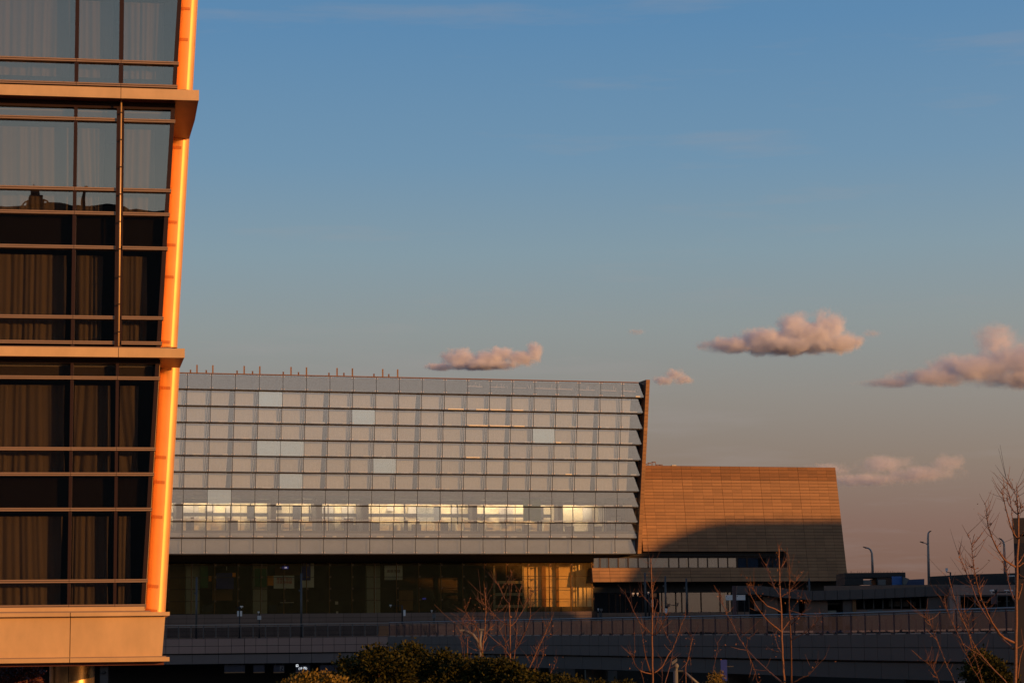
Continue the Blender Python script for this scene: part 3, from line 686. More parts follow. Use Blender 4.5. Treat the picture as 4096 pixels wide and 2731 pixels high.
for k in range(4): bx(0, s_slot, yS - .1 + k * .02, yS + .05 + k * .02, zwt + .12 + k * .25, zwt + .16 + k * .25).build('louvre', M['bronze'], TB_)
bx(0, s_slot, yS + .1, yS + .8, zwt, zs1).build('slot_lintel', M['black'], TB_)
wx = [2372, 2400, 2434.5, 2473, 2512.5, 2552.5, 2592.5, 2675, 2715, 2754, 2792, 2830, 2873, 2911, 2949, 2988, 3065.5, 3091, 3117, 3146]
FS = Frame(FT.O, R(16))
rw = random.Random(11)
wincol = [mat('window_curtain', c, .9, island=.1, var=.25, vscale=5, stretch=(5, 1, .2)) for c in ((.42, .44, .40), (.26, .33, .44), (.34, .34, .34), (.16, .21, .30), (.45, .40, .38))]
for a, b_ in zip(wx[:-1], wx[1:]):
    s0, s1 = FS.s(a, 2250, -yS), FS.s(b_, 2250, -yS)
    q = MB(); f_ = .05
    q.box(s0, s0 + f_, yS - .03, yS + .06, zwb, zwt); q.box(s1 - f_, s1, yS - .03, yS + .06, zwb, zwt); q.box(s0 + f_, s1 - f_, yS - .03, yS + .06, zwt - .05, zwt); q.box(s0 + f_, s1 - f_, yS - .03, yS + .06, zwb, zwb + .05)
    wf = q.build('window_frame', M['bronze'], TB_)
    bx(s0 + f_, s1 - f_, yS, yS + .015, zwb + .05, zwt - .05).build('pane', M['gl_win'], wf)
    cw = rw.choice([1, 1, .6, .8]) * (s1 - s0 - .1)
    bx(s0 + f_, s0 + f_ + cw, yS + .12, yS + .14, zwb, zwt).build('window_curtain', rw.choice(wincol), wf)
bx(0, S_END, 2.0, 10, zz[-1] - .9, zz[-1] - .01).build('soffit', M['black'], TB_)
# recessed glazed storey below
zg1, zg0 = FS.z(2735, 2357, -2.6), FS.z(2735, 2447, -2.6)
gx = [2376, 2435, 2462, 2480, 2500, 2570, 2600, 2647, 2703, 2727, 2750, 2804, 2880, 2912, 2950, 3000, 3060, 3120, 3180]
for i, (a, b_) in enumerate(zip(gx[:-1], gx[1:])):
    s0, s1 = FS.s(a, 2400, -2.6), FS.s(b_, 2400, -2.6)
    bx(s0 + .03, s1 - .03, 2.6, 2.62, zg0, zg1).build('glass_pane', M['gl_win'], TB_)
    bx(s0 - .03, s0 + .03, 2.5, 2.72, zg0, zg1).build('glazing_post', M['bronze'], TB_)
    if (a, b_) in ((2703, 2727), (2727, 2750), (2462, 2480), (2880, 2912), (2912, 2950)): bx(s0 + .05, s1 - .05, 2.9, 2.95, zg0, zg1).build('lobby_blind', M['conc'], TB_)
    elif rw.random() < .6: bx(s0 + .05, s1 - .05, 2.9, 2.95, zg1 - .35, zg1).build('lobby_blind', M['pillar_in'], TB_)
bx(0, S_END, 4.4, 4.6, zg0 - .2, zg1).build('lobby_back_wall', M['spandrel'], TB_)
bx(0, S_END - 6, 2.45, 4.4, 0, zg0).build('plinth_core', M['gap'], TB_)
s = 0
while s < S_END - 8:
    for k in range(5): link('wall_tile', tl, TB_, (s, 2.40, zg0 - (k + 1) * th))
    s += 1.49
# small frames on its roof
zr = zz[0]
for x, w, h in ((2594, 12, .16), (2609, 13, .26), (2625, 14, .36), (2640, 12, .12), (2655, 11, .12)):
    s = FT.s(x, 1858, 0); W_ = w / 45; y = ty(zr) + 1.0
    q = MB(); q.box(s, s + W_, y, y + .3, zr + h, zr + h + .06)
    for d_ in (0, W_ - .04): q.box(s + d_, s + d_ + .04, y, y + .05, zr - .02, zr + h)
    q.build('roof_bracket', M['fin_in'], TB_)
s = FT.s(2700, 1858, 0); bx(s, s + .42, ty(zr) + .8, ty(zr) + 1.2, zr - .02, zr + .12).build('roof_hatch', M['offwhite'], TB_)
# ================================================================== platform wall under the hall forecourt (left) 
YP = 150.0
FP = Frame(Vector((0, YP, 0)), 0)
PF = thing('platform_wall', 'long mauve tiled parapet wall with plain lower fascia, left of the curving viaduct', 'wall', FP.O, 0)
px = lambda x, y: FP.hit(x, y)
s978 = px(978, 2580)[0]; s1559 = px(1559, 2580)[0]; zt_ = px(978, 2551)[1]; zm_ = px(978, 2611)[1]; zb_ = px(978, 2653)[1]
bx(-60, s1559, .06, 4, zm_ - .03, zt_).build('wall_core', M['gap'], PF); bx(-60, s1559, .185, 4, zb_, zm_ - .032).build('wall_core', M['gap'], PF)
hh = (zt_ - zm_) / 2
def tiles(x0, w, n, m_, z0, h, y, name, parent, g=.014, rows=1):
    me = bx(g, w - g, 0, .06, g, h - g).mesh(name, m_)
    for i in range(n):
        for k in range(rows): link(name, me, parent, (x0 + i * w, y, z0 + k * h))
wA = 52 * YP / FPX; wB = (s1559 - s978) / 13
tiles(s978 - 9 * wA, wA, 9, M['tile_pink'], zm_, hh, 0, 'parapet_tile', PF, rows=2)
tiles(s978 + .01, wB, 13, M['tile_pink'], zm_, hh, 0, 'parapet_tile', PF, rows=2)
tiles(s978 - 5 * 2 * wA, 2 * wA, 5, M['fascia_low'], zb_, zm_ - zb_ - .06, .12, 'fascia_tile', PF)
tiles(s978, 2 * wB, 6, M['fascia_low'], zb_, zm_ - zb_ - .06, .12, 'fascia_tile', PF)
PG = thing('platform_railing', 'thin glass and steel guard rail along the top of the mauve tiled parapet', 'railing', (0, YP, zt_), 0)
hr = (2551 - 2499) * YP / FPX
n_ = 18
for i in range(n_ + 1):
    x = s978 - 6 * wA + i * (s1559 - s978 + 6 * wA) / n_
    bx(x - .03, x + .03, .10, .16, 0, hr).build('rail_post', M['grey_metal'], PG)
    if i < n_: bx(x + .05, x + (s1559 - s978 + 6 * wA) / n_ - .05, .12, .135, .06, hr - .14).build('rail_pane', M['gl_rail'], PG)
bx(-26, s1559, .09, .17, hr, hr + .05).build('handrail', M['lamp_grey'], PG)
bx(-26, s1559, .11, .15, hr - .12, hr - .10).build('handrail', M['lamp_grey'], PG)
struct(bx(-60, 60, YP + .2, 186, zt_ - .5, zt_ - .06).build('forecourt', M['ground']))
# dark storey below with hanging blue sign boards and one pale pillar
LS = thing('lower_concourse', 'black shadowed concourse opening under the mauve parapet', 'building', (0, YP + 4.2, 0), 0)
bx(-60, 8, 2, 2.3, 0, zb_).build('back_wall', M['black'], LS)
for x0, x1 in ((-13.2, -12.6), (-6, -5.4), (-2, -1.2)): bx(x0, x1, 0, .6, 0, zb_).build('pillar', M['conc_dark'], LS)
p = px(390, 2700)[0]; q = px(423, 2700)[0]
pp = thing('pale_pillar', 'pale concrete pillar between the copper column and the black opening', 'pillar', ((p + q) / 2, YP + 1.2, 0), 0)
bx(p - (p + q) / 2, q - (p + q) / 2, -.3, .3, 0, zb_ - .01).build('shaft', M['tile'], pp)
cc = thing('wall_camera', 'small dark camera on the pale concrete pillar', 'camera', ((p + q) / 2, YP + .86, px(405, 2688)[1]), 0)
bx(-.10, .10, -.25, .0, -.06, .06).build('housing', M['black'], cc); bx(-.2, -.10, -.05, .03, -.08, -.05).build('bracket', M['black'], cc)
bl = {893: ('long empty blue sign board, leftmost under the parapet', 976), 1010: ('narrow blank blue sign board right of the long one', 1055), 1091: ('blue sign board with a small lift symbol', 1134), 1180: ('blue sign board with the lit letters (1F·西)', 1237), 1276: ('blank blue sign board right of the lit 1F one', 1350)}
for x0, (lab, x1) in bl.items():
    a, za = px(x0, 2656); b_, zb2 = px(x1, 2690)
    t = thing('sign_board', lab, 'sign', ((a + b_) / 2, YP + .5, zb2), 0, 'hanging sign boards under the parapet')
    w = (b_ - a) / 2; h = za - zb2 - .05
    bx(-w, w, 0, .15, .08, h).build('board', M['sign_blue'], t); bx(-w, w, -.01, .14, 0, .078).build('lower_rail', M['stone'], t)
    for k in (-1, 1): bx(k * w * .7 - .02, k * w * .7 + .02, .05, .09, h, h + .4).build('hanger', M['grey_metal'], t)
    if x0 == 1180:
        letters('(1F·西)', .20, M['lit_white'], t, (-.0, -.02, h * .58))
        q = MB(); L_ = -w + .02; z = h * .80
        q.box(L_, L_ + .15, -.02, -.001, z + .12, z + .15); q.box(L_, L_ + .15, -.02, -.001, z, z + .03); q.box(L_, L_ + .03, -.02, -.001, z + .031, z + .119); q.box(L_ + .12, L_ + .15, -.02, -.001, z + .031, z + .119)
        q.build('square_mark', M['lit_white'], t)
    if x0 == 1091:
        q = MB(); c0 = w * .55; z = h * .3
        q.box(c0 - .12, c0 - .10, -.02, -.001, z, z + .28); q.box(c0 + .10, c0 + .12, -.02, -.001, z, z + .28); q.box(c0 - .10, c0 + .10, -.02, -.001, z + .26, z + .28)
        q.prism([(c0 - .08, -.02, z + .16), (c0 - .02, -.02, z + .16), (c0 - .05, -.02, z + .23)], (0, .019, 0)); q.prism([(c0 + .02, -.02, z + .10), (c0 + .08, -.02, z + .10), (c0 + .05, -.02, z + .03)], (0, .019, 0))
        q.build('lift_symbol', M['lamp_grey'], t)

# ================================================================== curving viaduct
ctl = [(1550, 2544, 140.5), (1900, 2542, 128.5), (2400, 2540, 113), (2850, 2539, 101.5), (3300, 2538, 91.7), (3700, 2534, 83.5), (4000, 2531, 78), (4400, 2526, 71)]
pts = [atY(*c) for c in ctl]
def catmull(P, n):
    out = []
    P = [P[0] * 2 - P[1]] + P + [P[-1] * 2 - P[-2]]
    for i in range(1, len(P) - 2):
        for j in range(n):
            t = j / n; a, b_, c, d = P[i - 1], P[i], P[i + 1], P[i + 2]
            out.append(.5 * ((2 * b_) + (c - a) * t + (2 * a - 5 * b_ + 4 * c - d) * t * t + (3 * b_ - 3 * c + d - a) * t ** 3))
    out.append(P[-2]); return out
dense = catmull(pts, 30)
def resample(P, step):
    out = [P[0]]; acc = 0
    for a, b_ in zip(P[:-1], P[1:]):
        L = (b_ - a).length
        while acc + L >= step:
            t = (step - acc) / L; a = a + (b_ - a) * t; out.append(a.copy()); L = (b_ - a).length; acc = 0
        acc += L
    return out
VP = resample(dense, 1.15)
VO = Vector((VP[0].x, VP[0].y, 0))
VI = thing('viaduct', 'dark tiled road viaduct curving from centre to the right edge', 'viaduct', VO, 0)
def nrm(P, i):
    d = (P[min(i + 1, len(P) - 1)] - P[max(i - 1, 0)]); d.z = 0; d.normalize(); return Vector((d.y, -d.x, 0)), d     # side facing the camera
core = MB(); H1 = 1.0; H2 = 1.68
N0, D0 = nrm(VP, 0)
if N0.dot(CAM - VP[0]) < 0: SG = -1
else: SG = 1
def side(i): return nrm(VP, i)[0] * SG
for i in range(len(VP) - 1):
    a, b_ = VP[i] - VO, VP[i + 1] - VO; na, nb = side(i), side(i + 1)
    Z = Vector((0, 0, 1))
    def piece(off, t, z0, z1, ga=.012):
        d = (b_ - a).normalized() * ga
        A0, B0 = a + na * off + d, b_ + nb * off - d; A1, B1 = A0 - na * t, B0 - nb * t
        return [A0 + Z * z0, B0 + Z * z0, B1 + Z * z0, A1 + Z * z0, A0 + Z * z1, B0 + Z * z1, B1 + Z * z1, A1 + Z * z1]
    for k in range(2):
        MB().hexa(piece(0, .06, -H1 + k * .5 + .012, -H1 + k * .5 + .488)).build('parapet_tile', M['tile'], VI)
    core.hexa(piece(-.061, .25, -H1, -.01, 0), M['gap'])
    core.hexa(piece(-.32, 8, -H1 - .05, -H1 + .1, 0), M['conc_dark'])
    if i % 2 == 0 and i + 2 < len(VP):
        c = VP[i + 2] - VO; nc = side(i + 2); d = (c - a).normalized() * .012
        A0, B0 = a - na * .14 + d, c - nc * .14 - d; A1, B1 = A0 - na * .06, B0 - nc * .06
        MB().hexa([A0 - Z * H2, B0 - Z * H2, B1 - Z * H2, A1 - Z * H2, A0 - Z * (H1 + .07), B0 - Z * (H1 + .07), B1 - Z * (H1 + .07), A1 - Z * (H1 + .07)]).build('girder_tile', M['tile_low'], VI)
    core.hexa(piece(-.205, .6, -H2, -H1 - .05, 0), M['gap'])
core.build('girder_core', None, VI)
for i in (6, 20, 34, 48):
    if i < len(VP):
        a = VP[i] - VO - side(i) * 3
        MB().tube([Vector((a.x, a.y, 0)), Vector((a.x, a.y, a.z - H1 - .05))], .6, 12).build('pier', M['conc'], VI, smooth=True)
# far parapet wall and its glass rail; near glass rail
VG = thing('viaduct_railing', 'glass panelled noise rail along the near edge of the curving viaduct', 'railing', VO, 0)
RP = resample(dense, 1.25); RO = VO; HRL = .85
def side2(P, i): return nrm(P, i)[0] * SG
hr_ = MB()
for i in range(len(RP) - 1):
    a, b_ = RP[i] - RO, RP[i + 1] - RO; na = side2(RP, i); d = (b_ - a).normalized(); Z = Vector((0, 0, 1))
    o_ = -na * .12
    A0, B0 = a + o_ + d * .06, b_ + o_ - d * .06
    MB().hexa([A0 + Z * .05, B0 + Z * .05, B0 - na * .015 + Z * .05, A0 - na * .015 + Z * .05, A0 + Z * (HRL - .12), B0 + Z * (HRL - .12), B0 - na * .015 + Z * (HRL - .12), A0 - na * .015 + Z * (HRL - .12)]).build('rail_pane', M['gl_rail'], VG)
    MB().tube([a + o_, a + o_ + Z * HRL], .035, 4).build('rail_post', M['wine'], VG)
    MB().hexa([a + o_ + d * .1 + na * .02, b_ + o_ - d * .3 + na * .02, b_ + o_ - d * .3, a + o_ + d * .1, a + o_ + d * .1 + na * .02 + Z * .045, b_ + o_ - d * .3 + na * .02 + Z * .045, b_ + o_ - d * .3 + Z * .045, a + o_ + d * .1 + Z * .045]).build('shoe_rail', M['lamp_grey'], VG)
hr_.tube([RP[i] - RO - side2(RP, i) * .12 + Vector((0, 0, HRL)) for i in range(len(RP))], .03, 6)
hr_.tube([RP[i] - RO - side2(RP, i) * .12 + Vector((0, 0, HRL - .09)) for i in range(len(RP))], .016, 5)
hr_.build('handrail', M['lamp_grey'], VG)
# posts and panes of the far rail, seen through the near one
VF = thing('far_railing', 'second glass rail on the far side of the viaduct, seen through the near rail', 'railing', VO, 0)
for i in range(0, len(RP) - 1):
    a, b_ = RP[i] - RO, RP[i + 1] - RO; na = side2(RP, i); o_ = -na * 7.4; Z = Vector((0, 0, 1))
    MB().tube([a + o_ - Z * .9, a + o_ + Z * (HRL - .22)], .07, 4).build('rail_post', M['wine'], VF)
fr_ = MB()
for i in range(len(RP) - 1):
    a, b_ = RP[i] - RO, RP[i + 1] - RO; o1, o2 = -side2(RP, i) * 7.5, -side2(RP, i + 1) * 7.5; Z = Vector((0, 0, 1))
    fr_.hexa([a + o1 - Z * .9, b_ + o2 - Z * .9, b_ + o2 * 1.03 - Z * .9, a + o1 * 1.03 - Z * .9, a + o1 - Z * .02, b_ + o2 - Z * .02, b_ + o2 * 1.03 - Z * .02, a + o1 * 1.03 - Z * .02])
fr_.build('kerb_wall', M['tile_brown'], VF)

# ground level facade seen below the viaduct, with openings
GW = thing('undercroft_wall', 'dark concrete wall with black openings under the viaduct', 'wall', (0, 152.5, 0), 0)
FG = Frame(Vector((0, 152.5, 0)), 0)
for x0, x1, y0, m_ in ((2070, 2090, 2640, 'tile_low'), (2140, 2158, 2640, 'tile_low'), (2196, 2300, 2640, 'tile_low'), (2362, 2386, 2640, 'tile_low'), (2090, 2140, 2640, None), (2480, 2560, 2640, None)):
    a, b_ = FG.s(x0, 2700), FG.s(x1, 2700)
    if m_: bx(a, b_, 0, .5, 0, FG.z(2200, 2640)).build('wall_panel', M[m_], GW)
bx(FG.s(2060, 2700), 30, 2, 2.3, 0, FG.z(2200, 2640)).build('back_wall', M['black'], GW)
bx(FG.s(2340, 2700), FG.s(2361, 2700), .6, .8, 1, FG.z(2340, 2678)).build('lit_panel', M['pillar_in'], GW)
bx(FG.s(2374, 2700), FG.s(2470, 2700), .6, .8, 1, FG.z(2374, 2682)).build('green_panel', M['grey_metal'], GW)

# ================================================================== buildings at the right, behind the viaduct
YG = 130.0; FGy = Frame(Vector((0, YG, 0)), 0)
def G(x, y, n=0): return FGy.hit(x, y, n)
GB = thing('canopy_building', 'low dark building with a sweeping grey fascia canopy, right of the stone hall', 'building', (G(3500, 2400)[0], YG, 0), 0)
gx0 = GB.location.x
def gp(x, y, n=0): s, z = G(x, y, n); return (s - gx0, -n, z)
top = [(2948, 2342), (3040, 2342), (3120, 2350), (3250, 2362), (3350, 2360), (3500, 2355), (3700, 2345), (3802, 2338)]
bot = [(2948, 2374), (3040, 2376), (3120, 2388), (3250, 2399), (3350, 2397), (3500, 2392), (3700, 2384), (3802, 2381)]
for i in range(len(top) - 1):
    sub = max(1, int((top[i + 1][0] - top[i][0]) / 38))
    for j in range(sub):
        t0, t1 = j / sub, (j + 1) / sub
        L = lambda P, t: (P[i][0] + (P[i + 1][0] - P[i][0]) * t, P[i][1] + (P[i + 1][1] - P[i][1]) * t)
        a, b_, c, d = gp(*L(bot, t0)), gp(*L(bot, t1)), gp(*L(top, t1)), gp(*L(top, t0)); g_ = .012
        MB().hexa([(a[0] + g_, 0, a[2]), (b_[0] - g_, 0, b_[2]), (b_[0] - g_, 3, b_[2]), (a[0] + g_, 3, a[2]), (d[0] + g_, 0, d[2]), (c[0] - g_, 0, c[2]), (c[0] - g_, 3, c[2]), (d[0] + g_, 3, d[2])]).build('fascia_panel', M['tile'], GB)
def gbox(x0, x1, y0, y1, n, t, m_, name, parent=None):
    a = gp(x0, y1, n); b_ = gp(x1, y0, n); return bx(a[0], b_[0], -n, -n + t, a[2], b_[2]).build(name, M[m_], parent or GB)
gbox(3060, 3110, 2385, 2500, -.6, 1, 'tile_brown', 'pier'); gbox(3155, 3195, 2392, 2500, -.6, 1, 'conc_dark', 'pier')
gbox(3222, 3310, 2396, 2500, -.5, 1, 'tile_brown', 'wall_panel'); gbox(3374, 3412, 2396, 2500, -.5, 1, 'tile', 'wall_panel'); gbox(3412, 3424, 2396, 2470, -.4, .6, 'wood', 'wood_post')
gbox(3712, 3802, 2381, 2500, -.3, 1, 'tile', 'wall_panel'); gbox(3412, 3802, 2432, 2520, -.45, 1, 'tile_brown', 'sill_wall')
gbox(3000, 3802, 2380, 2520, -3, .3, 'black', 'back_wall')
for x in (3455, 3493, 3530, 3566, 3604, 3642, 3680): gbox(x, x + 3, 2386, 2432, -.7, .1, 'grey_metal', 'mullion')
for x0, x1 in ((3556, 3572), (3577, 3600), (3612, 3634), (3650, 3664)): gbox(x0, x1, 2403, 2424, -1.6, .1, 'conc', 'inner_blind')
for x0, x1 in ((3018, 3048), (3100, 3126), (3162, 3194)): gbox(x0, x1, 2402, 2440, -1.2, .1, 'offwhite' if x0 == 3162 else 'tile_pink', 'lobby_panel')
gbox(3312, 3374, 2412, 2414, -.8, .1, 'lamp_grey', 'handrail'); gbox(3311, 3345, 2440, 2450, -.9, .1, 'pillar_in', 'lobby_panel'); gbox(3470, 3530, 2436, 2446, -.4, .1, 'conc', 'lobby_panel')
SBx = thing('side_building', 'lighter grey panelled low building with a dark window band, beside the dark tower', 'building', (G(3802, 2400)[0], YG - .5, 0), 0)
gx1 = SBx.location.x
FG2 = Frame(Vector((0, YG - .5, 0)), 0)
def sb(x0, x1, y0, y1, y_, t, m_, name):
    a, z0 = FG2.hit(x0, y1); b_, z1 = FG2.hit(x1, y0); return bx(a - gx1, b_ - gx1, y_, y_ + t, z0, z1).build(name, M[m_], SBx)
for i in range(8): sb(3802 + i * 39, 3802 + i * 39 + 38, 2338, 2379, 0, 3, 'tile_pink', 'fascia_panel')
sb(3802, 3841, 2380, 2500, .02, 3, 'tile_pink', 'wall_panel'); sb(3841, 4150, 2380, 2500, 2, .3, 'black', 'back_wall'); sb(3841, 4150, 2426, 2500, .05, .4, 'conc_dark', 'sill_wall')
for x0, x1, yy in ((3930, 3968, 2400), (3998, 4022, 2400), (3918, 3960, 2392), (4040, 4058, 2398)): sb(x0, x1, yy, yy + 6, 1.2, .1, 'conc', 'inner_light')
for x in (3900, 3985, 4028): sb(x, x + 3, 2380, 2426, .1, .1, 'grey_metal', 'mullion')
# strip of brown wall and things on the roof terrace, further back
YT = 150.0; FT2 = Frame(Vector((0, YT, 0)), 0)
def far(x0, x1, y0, y1, d, m_, root, name):
    a, z0 = FT2.hit(x0, y1); b_, z1 = FT2.hit(x1, y0); return bx(a - root.location.x, b_ - root.location.x, 0, d, z0, z1).build(name, M[m_], root)
def farthing(name, label, cat, x, y=0): return thing(name, label, cat, (FT2.s(x, 2300), YT + y, 0), 0)
t = farthing('terrace_wall', 'low brown wall along the roof terrace above the canopy', 'wall', 3500); far(3300, 3830, 2336, 2372, .4, 'tile_brown', t, 'coping') ; far(3200, 4100, 2372, 2520, 9, 'conc_dark', t, 'base')
HB = farthing('site_hut', 'black flat roofed site hut bristling with short rods, with a blue door panel', 'hut', 3500, 1)
far(3388, 3632, 2286, 2308, 4, 'black', HB, 'roof_panel'); far(3388, 3462, 2308, 2337, 4, 'black', HB, 'wall'); far(3527, 3577, 2308, 2337, 4, 'bronze', HB, 'wall'); far(3462, 3495, 2317, 2337, .2, 'conc', HB, 'wall_panel'); far(3518, 3524, 2308, 2337, .5, 'black', HB, 'post'); far(3522, 3552, 2315, 2337, -.05, 'conc', HB, 'wall_panel')
far(3578, 3597, 2302, 2336, -.06, 'sheetblue', HB, 'door'); far(3598, 3617, 2302, 2336, -.06, 'sheetblue', HB, 'door')
rr = random.Random(4); q = MB()
for i in range(26):
    x = 3392 + i * 9.1 + rr.uniform(-3, 3); s, z = FT2.hit(x, 2287); s -= HB.location.x; l_ = rr.uniform(.04, .13); dx = rr.uniform(-.04, .04)
    q.tube([(s, .1, z - .02), (s + dx, .1, z + l_)], .012, 4)
q.build('roof_rods', M['black'], HB)
t = farthing('grey_gable', 'small grey gable end beside the blue doors', 'shed', 3628, .5)
a = [FT2.hit(x, y) for x, y in ((3618, 2336), (3630, 2336), (3642, 2313), (3618, 2304))]
MB().prism([(s - t.location.x, 0, z) for s, z in a], (0, 3, 0)).build('gable', M['conc'], t)
t = farthing('blue_roof_shed', 'long low shed with a dull blue roof behind the tallest street lamp', 'shed', 3690, 3)
a = [FT2.hit(x, y) for x, y in ((3628, 2337), (3730, 2337), (3730, 2309), (3642, 2313))]
MB().prism([(s - t.location.x, 0, z) for s, z in a], (0, 5, 0)).build('roof', M['roofblue'], t)
t = farthing('black_hoarding', 'long black hoarding on the roof terrace at the right', 'fence', 3890, .8)
a = [FT2.hit(x, y) for x, y in ((3730, 2337), (4120, 2337), (4120, 2288), (3900, 2294), (3730, 2303))]
MB().prism([(s - t.location.x, 0, z) for s, z in a], (0, .3, 0)).build('hoarding', M['black'], t)
t = farthing('white_trolley', 'white framed box on the hoarding beside the tower', 'box', 4040, -.5)
far(4030, 4052, 2300, 2306, .3, 'offwhite', t, 'top'); 
for x in (4030, 4050): far(x, x + 2, 2306, 2330, .2, 'grey_metal', t, 'leg')
t = farthing('blue_wall', 'strip of blue wall seen through the gap under the stone hall', 'wall', 3310, 60)
FT3 = Frame(Vector((0, 210, 0)), 0)
a, z0 = FT3.hit(3250, 2345); b_, z1 = FT3.hit(3400, 2331); bx(a - t.location.x, b_ - t.location.x, 0, .5, 0, z1).build('panel', M['roofblue'], t)
FQ = Frame(Vector((0, 68, 0)), 0)
TW = thing('dark_tower', 'dark grey tower block filling the right edge behind the bare tree', 'building', (FQ.s(4056, 2200), 68, 0), -R(13.2))
z = FQ.z(4060, 2071); bx(0, 6, 0, 6, 0, z - .55).build('body', M['tower'], TW); bx(-.02, 6, -.03, 6, z - .5, z).build('parapet', M['tower'], TW); bx(.15, 5, -.06, -.001, z - 1.8, z - .75).build('sunk_panel', M['black'], TW)
bx(.4, 5, -.05, -.001, 4.2, z - 2.6).build('sunk_panel', M['black'], TW)

# ================================================================== poles, lamps, cameras
def pole(name, label, cat, x, ytop, ybot, Y, r, m_, group=None, head=True):
    P0 = atY(x, ybot, Y); P1 = atY(x, ytop, Y)
    t = thing(name, label, cat, (P0.x, P0.y, P0.z), 0, group)
    return t, P1.z - P0.z
tall = [(785, 2307, 2552, 152, 'tall grey steel pole beside the copper column, leftmost of the steel poles'), (1205, 2292, 2549, 152, 'tall grey steel pole before the middle of the dark glazed storey'), (2583, 2289, 2462, 150, 'grey steel pole left of its two neighbours under the stone hall'),
        (2664, 2303, 2458, 150, 'grey steel pole in the middle of the three under the stone hall'), (2748, 2312, 2460, 150, 'grey steel pole right of its two neighbours under the stone hall'), (3240, 2311, 2440, 150, 'grey steel pole near the right corner of the stone hall')]
for x, y0, y1, Y, lab in tall:
    t, h = pole('steel_pole', lab, 'pole', x, y0, y1, Y, .07, 'grey_metal', 'tall grey steel poles along the forecourt')
    MB().tube([(0, 0, -.3), (0, 0, h)], [.075, .055], 10).build('shaft', M['grey_metal'], t, smooth=True)
    bx(-.11, .11, -.11, .11, -.3, -.05).build('foot', M['grey_metal'], t)
    bx(-.17, -.05, -.05, .03, h * .72, h * .72 + .12).build('junction_box', M['grey_metal'], t)
P0 = atY(2939, 2450, 112); t = thing('rusty_post', 'thick rusty brown post in front of the two white boards', 'post', P0); h = atY(2939, 2342, 112).z - P0.z
bx(-.085, .085, -.08, .08, -.5, h).build('shaft', M['wine'], t); bx(-.10, .10, -.10, .10, h - .25, h - .12).build('collar', M['wine'], t)
for x0, x1, lab in ((2903, 2932, 'white board left of the rusty post'), (2946, 2981, 'white board right of the rusty post')):
    a = atY(x0, 2399, 118); b_ = atY(x1, 2378, 118); t = thing('white_board', lab, 'sign', ((a.x + b_.x) / 2, 118, a.z)); w = (b_.x - a.x) / 2
    bx(-w, w, 0, .04, 0, b_.z - a.z).build('board', M['white'], t)
    for k in (-1, 1): bx(k * w * .8 - .02, k * w * .8 + .02, .041, .08, -.9, b_.z - a.z).build('leg', M['black'], t)
    bx(-w * .8 - .02, -w * .8 + .02, -.01, -.001, b_.z - a.z - .08, b_.z - a.z - .04).build('bolt', M['black'], t)
# black camera and lantern masts
def mast(x, ytop, ybot, Y, label, parts, group='black camera masts on the viaduct and forecourt'):
    P0 = atY(x, ybot, Y); P1 = atY(x, ytop, Y); t = thing('camera_mast', label, 'camera mast', P0, 0, group); h = P1.z - P0.z; k = Y / FPX
    MB().tube([(0, 0, -.25), (0, 0, h)], .045, 8).build('shaft', M['black'], t, smooth=True); bx(-.09, .09, -.09, .09, -.25, .05).build('foot', M['black'], t)
    for (kind, dx0, dx1, y0, y1, m_) in parts:
        za, zb3 = atY(x, y1, Y).z - P0.z, atY(x, y0, Y).z - P0.z
        if kind == 'box': bx(dx0 * k, dx1 * k, -.12, .10, za, zb3).build('cabinet', M[m_], t)
        if kind == 'arm': MB().tube([(dx0 * k, 0, za), (dx1 * k, 0, zb3)], .02, 6).build('arm', M[m_], t)
        if kind == 'cam':
            q = MB(); q.box(dx0 * k, dx1 * k, -.18, .12, za, zb3); q.box((dx0 + dx1) / 2 * k - .02, (dx0 + dx1) / 2 * k + .02, -.02, .02, za - .08, za); q.build('camera', M[m_], t)
        if kind == 'pan':
            q = MB(); q.hexa([(dx0 * k, -.1, za), (dx1 * k, -.1, za), (dx1 * k, .1, za), (dx0 * k, .1, za), (dx0 * k, -.1, zb3), (dx1 * k, -.1, zb3), (dx1 * k, .1, zb3), (dx0 * k, .1, zb3)]); q.build('lantern_panel', M[m_], t)
mast(958, 2426, 2551, 151, 'black mast with two white lantern panels, left of the smaller mast', [('pan', -9, -2.5, 2442, 2463, 'white'), ('pan', 2.5, 9, 2442, 2463, 'white'), ('cam', 3, 13, 2422, 2427, 'white'), ('cam', -11, -4, 2425, 2430, 'black'), ('arm', -10, 10, 2431, 2431, 'black')])
mast(1037, 2452, 2551, 151, 'short black mast with a framed square box, right of the lantern mast', [('box', -7, 7, 2461, 2477, 'offwhite'), ('cam', -6, 0, 2444, 2449, 'white')])
bxk = 151 / FPX
mast(1609, 2420, 2487, 142, 'black mast with a tall white box, before the middle of the glazed storey', [('box', 5, 13, 2438, 2462, 'white'), ('arm', -46, 0, 2421, 2421, 'black'), ('cam', -50, -42, 2417, 2421, 'white')])
mast(1736, 2452, 2492, 139, 'short black mast with a grey box and twin cameras, left of the main bare tree', [('box', -7, 7, 2454, 2470, 'conc'), ('cam', -12, -5, 2439, 2443, 'white'), ('cam', -1, 8, 2440, 2445, 'black')])
mast(2402, 2445, 2470, 114, 'short mast with twin cameras, under the left end of the stone hall', [('box', -6, 6, 2449, 2463, 'conc_dark'), ('cam', -11, -6, 2432, 2436, 'white'), ('cam', -1, 8, 2433, 2442, 'conc')])
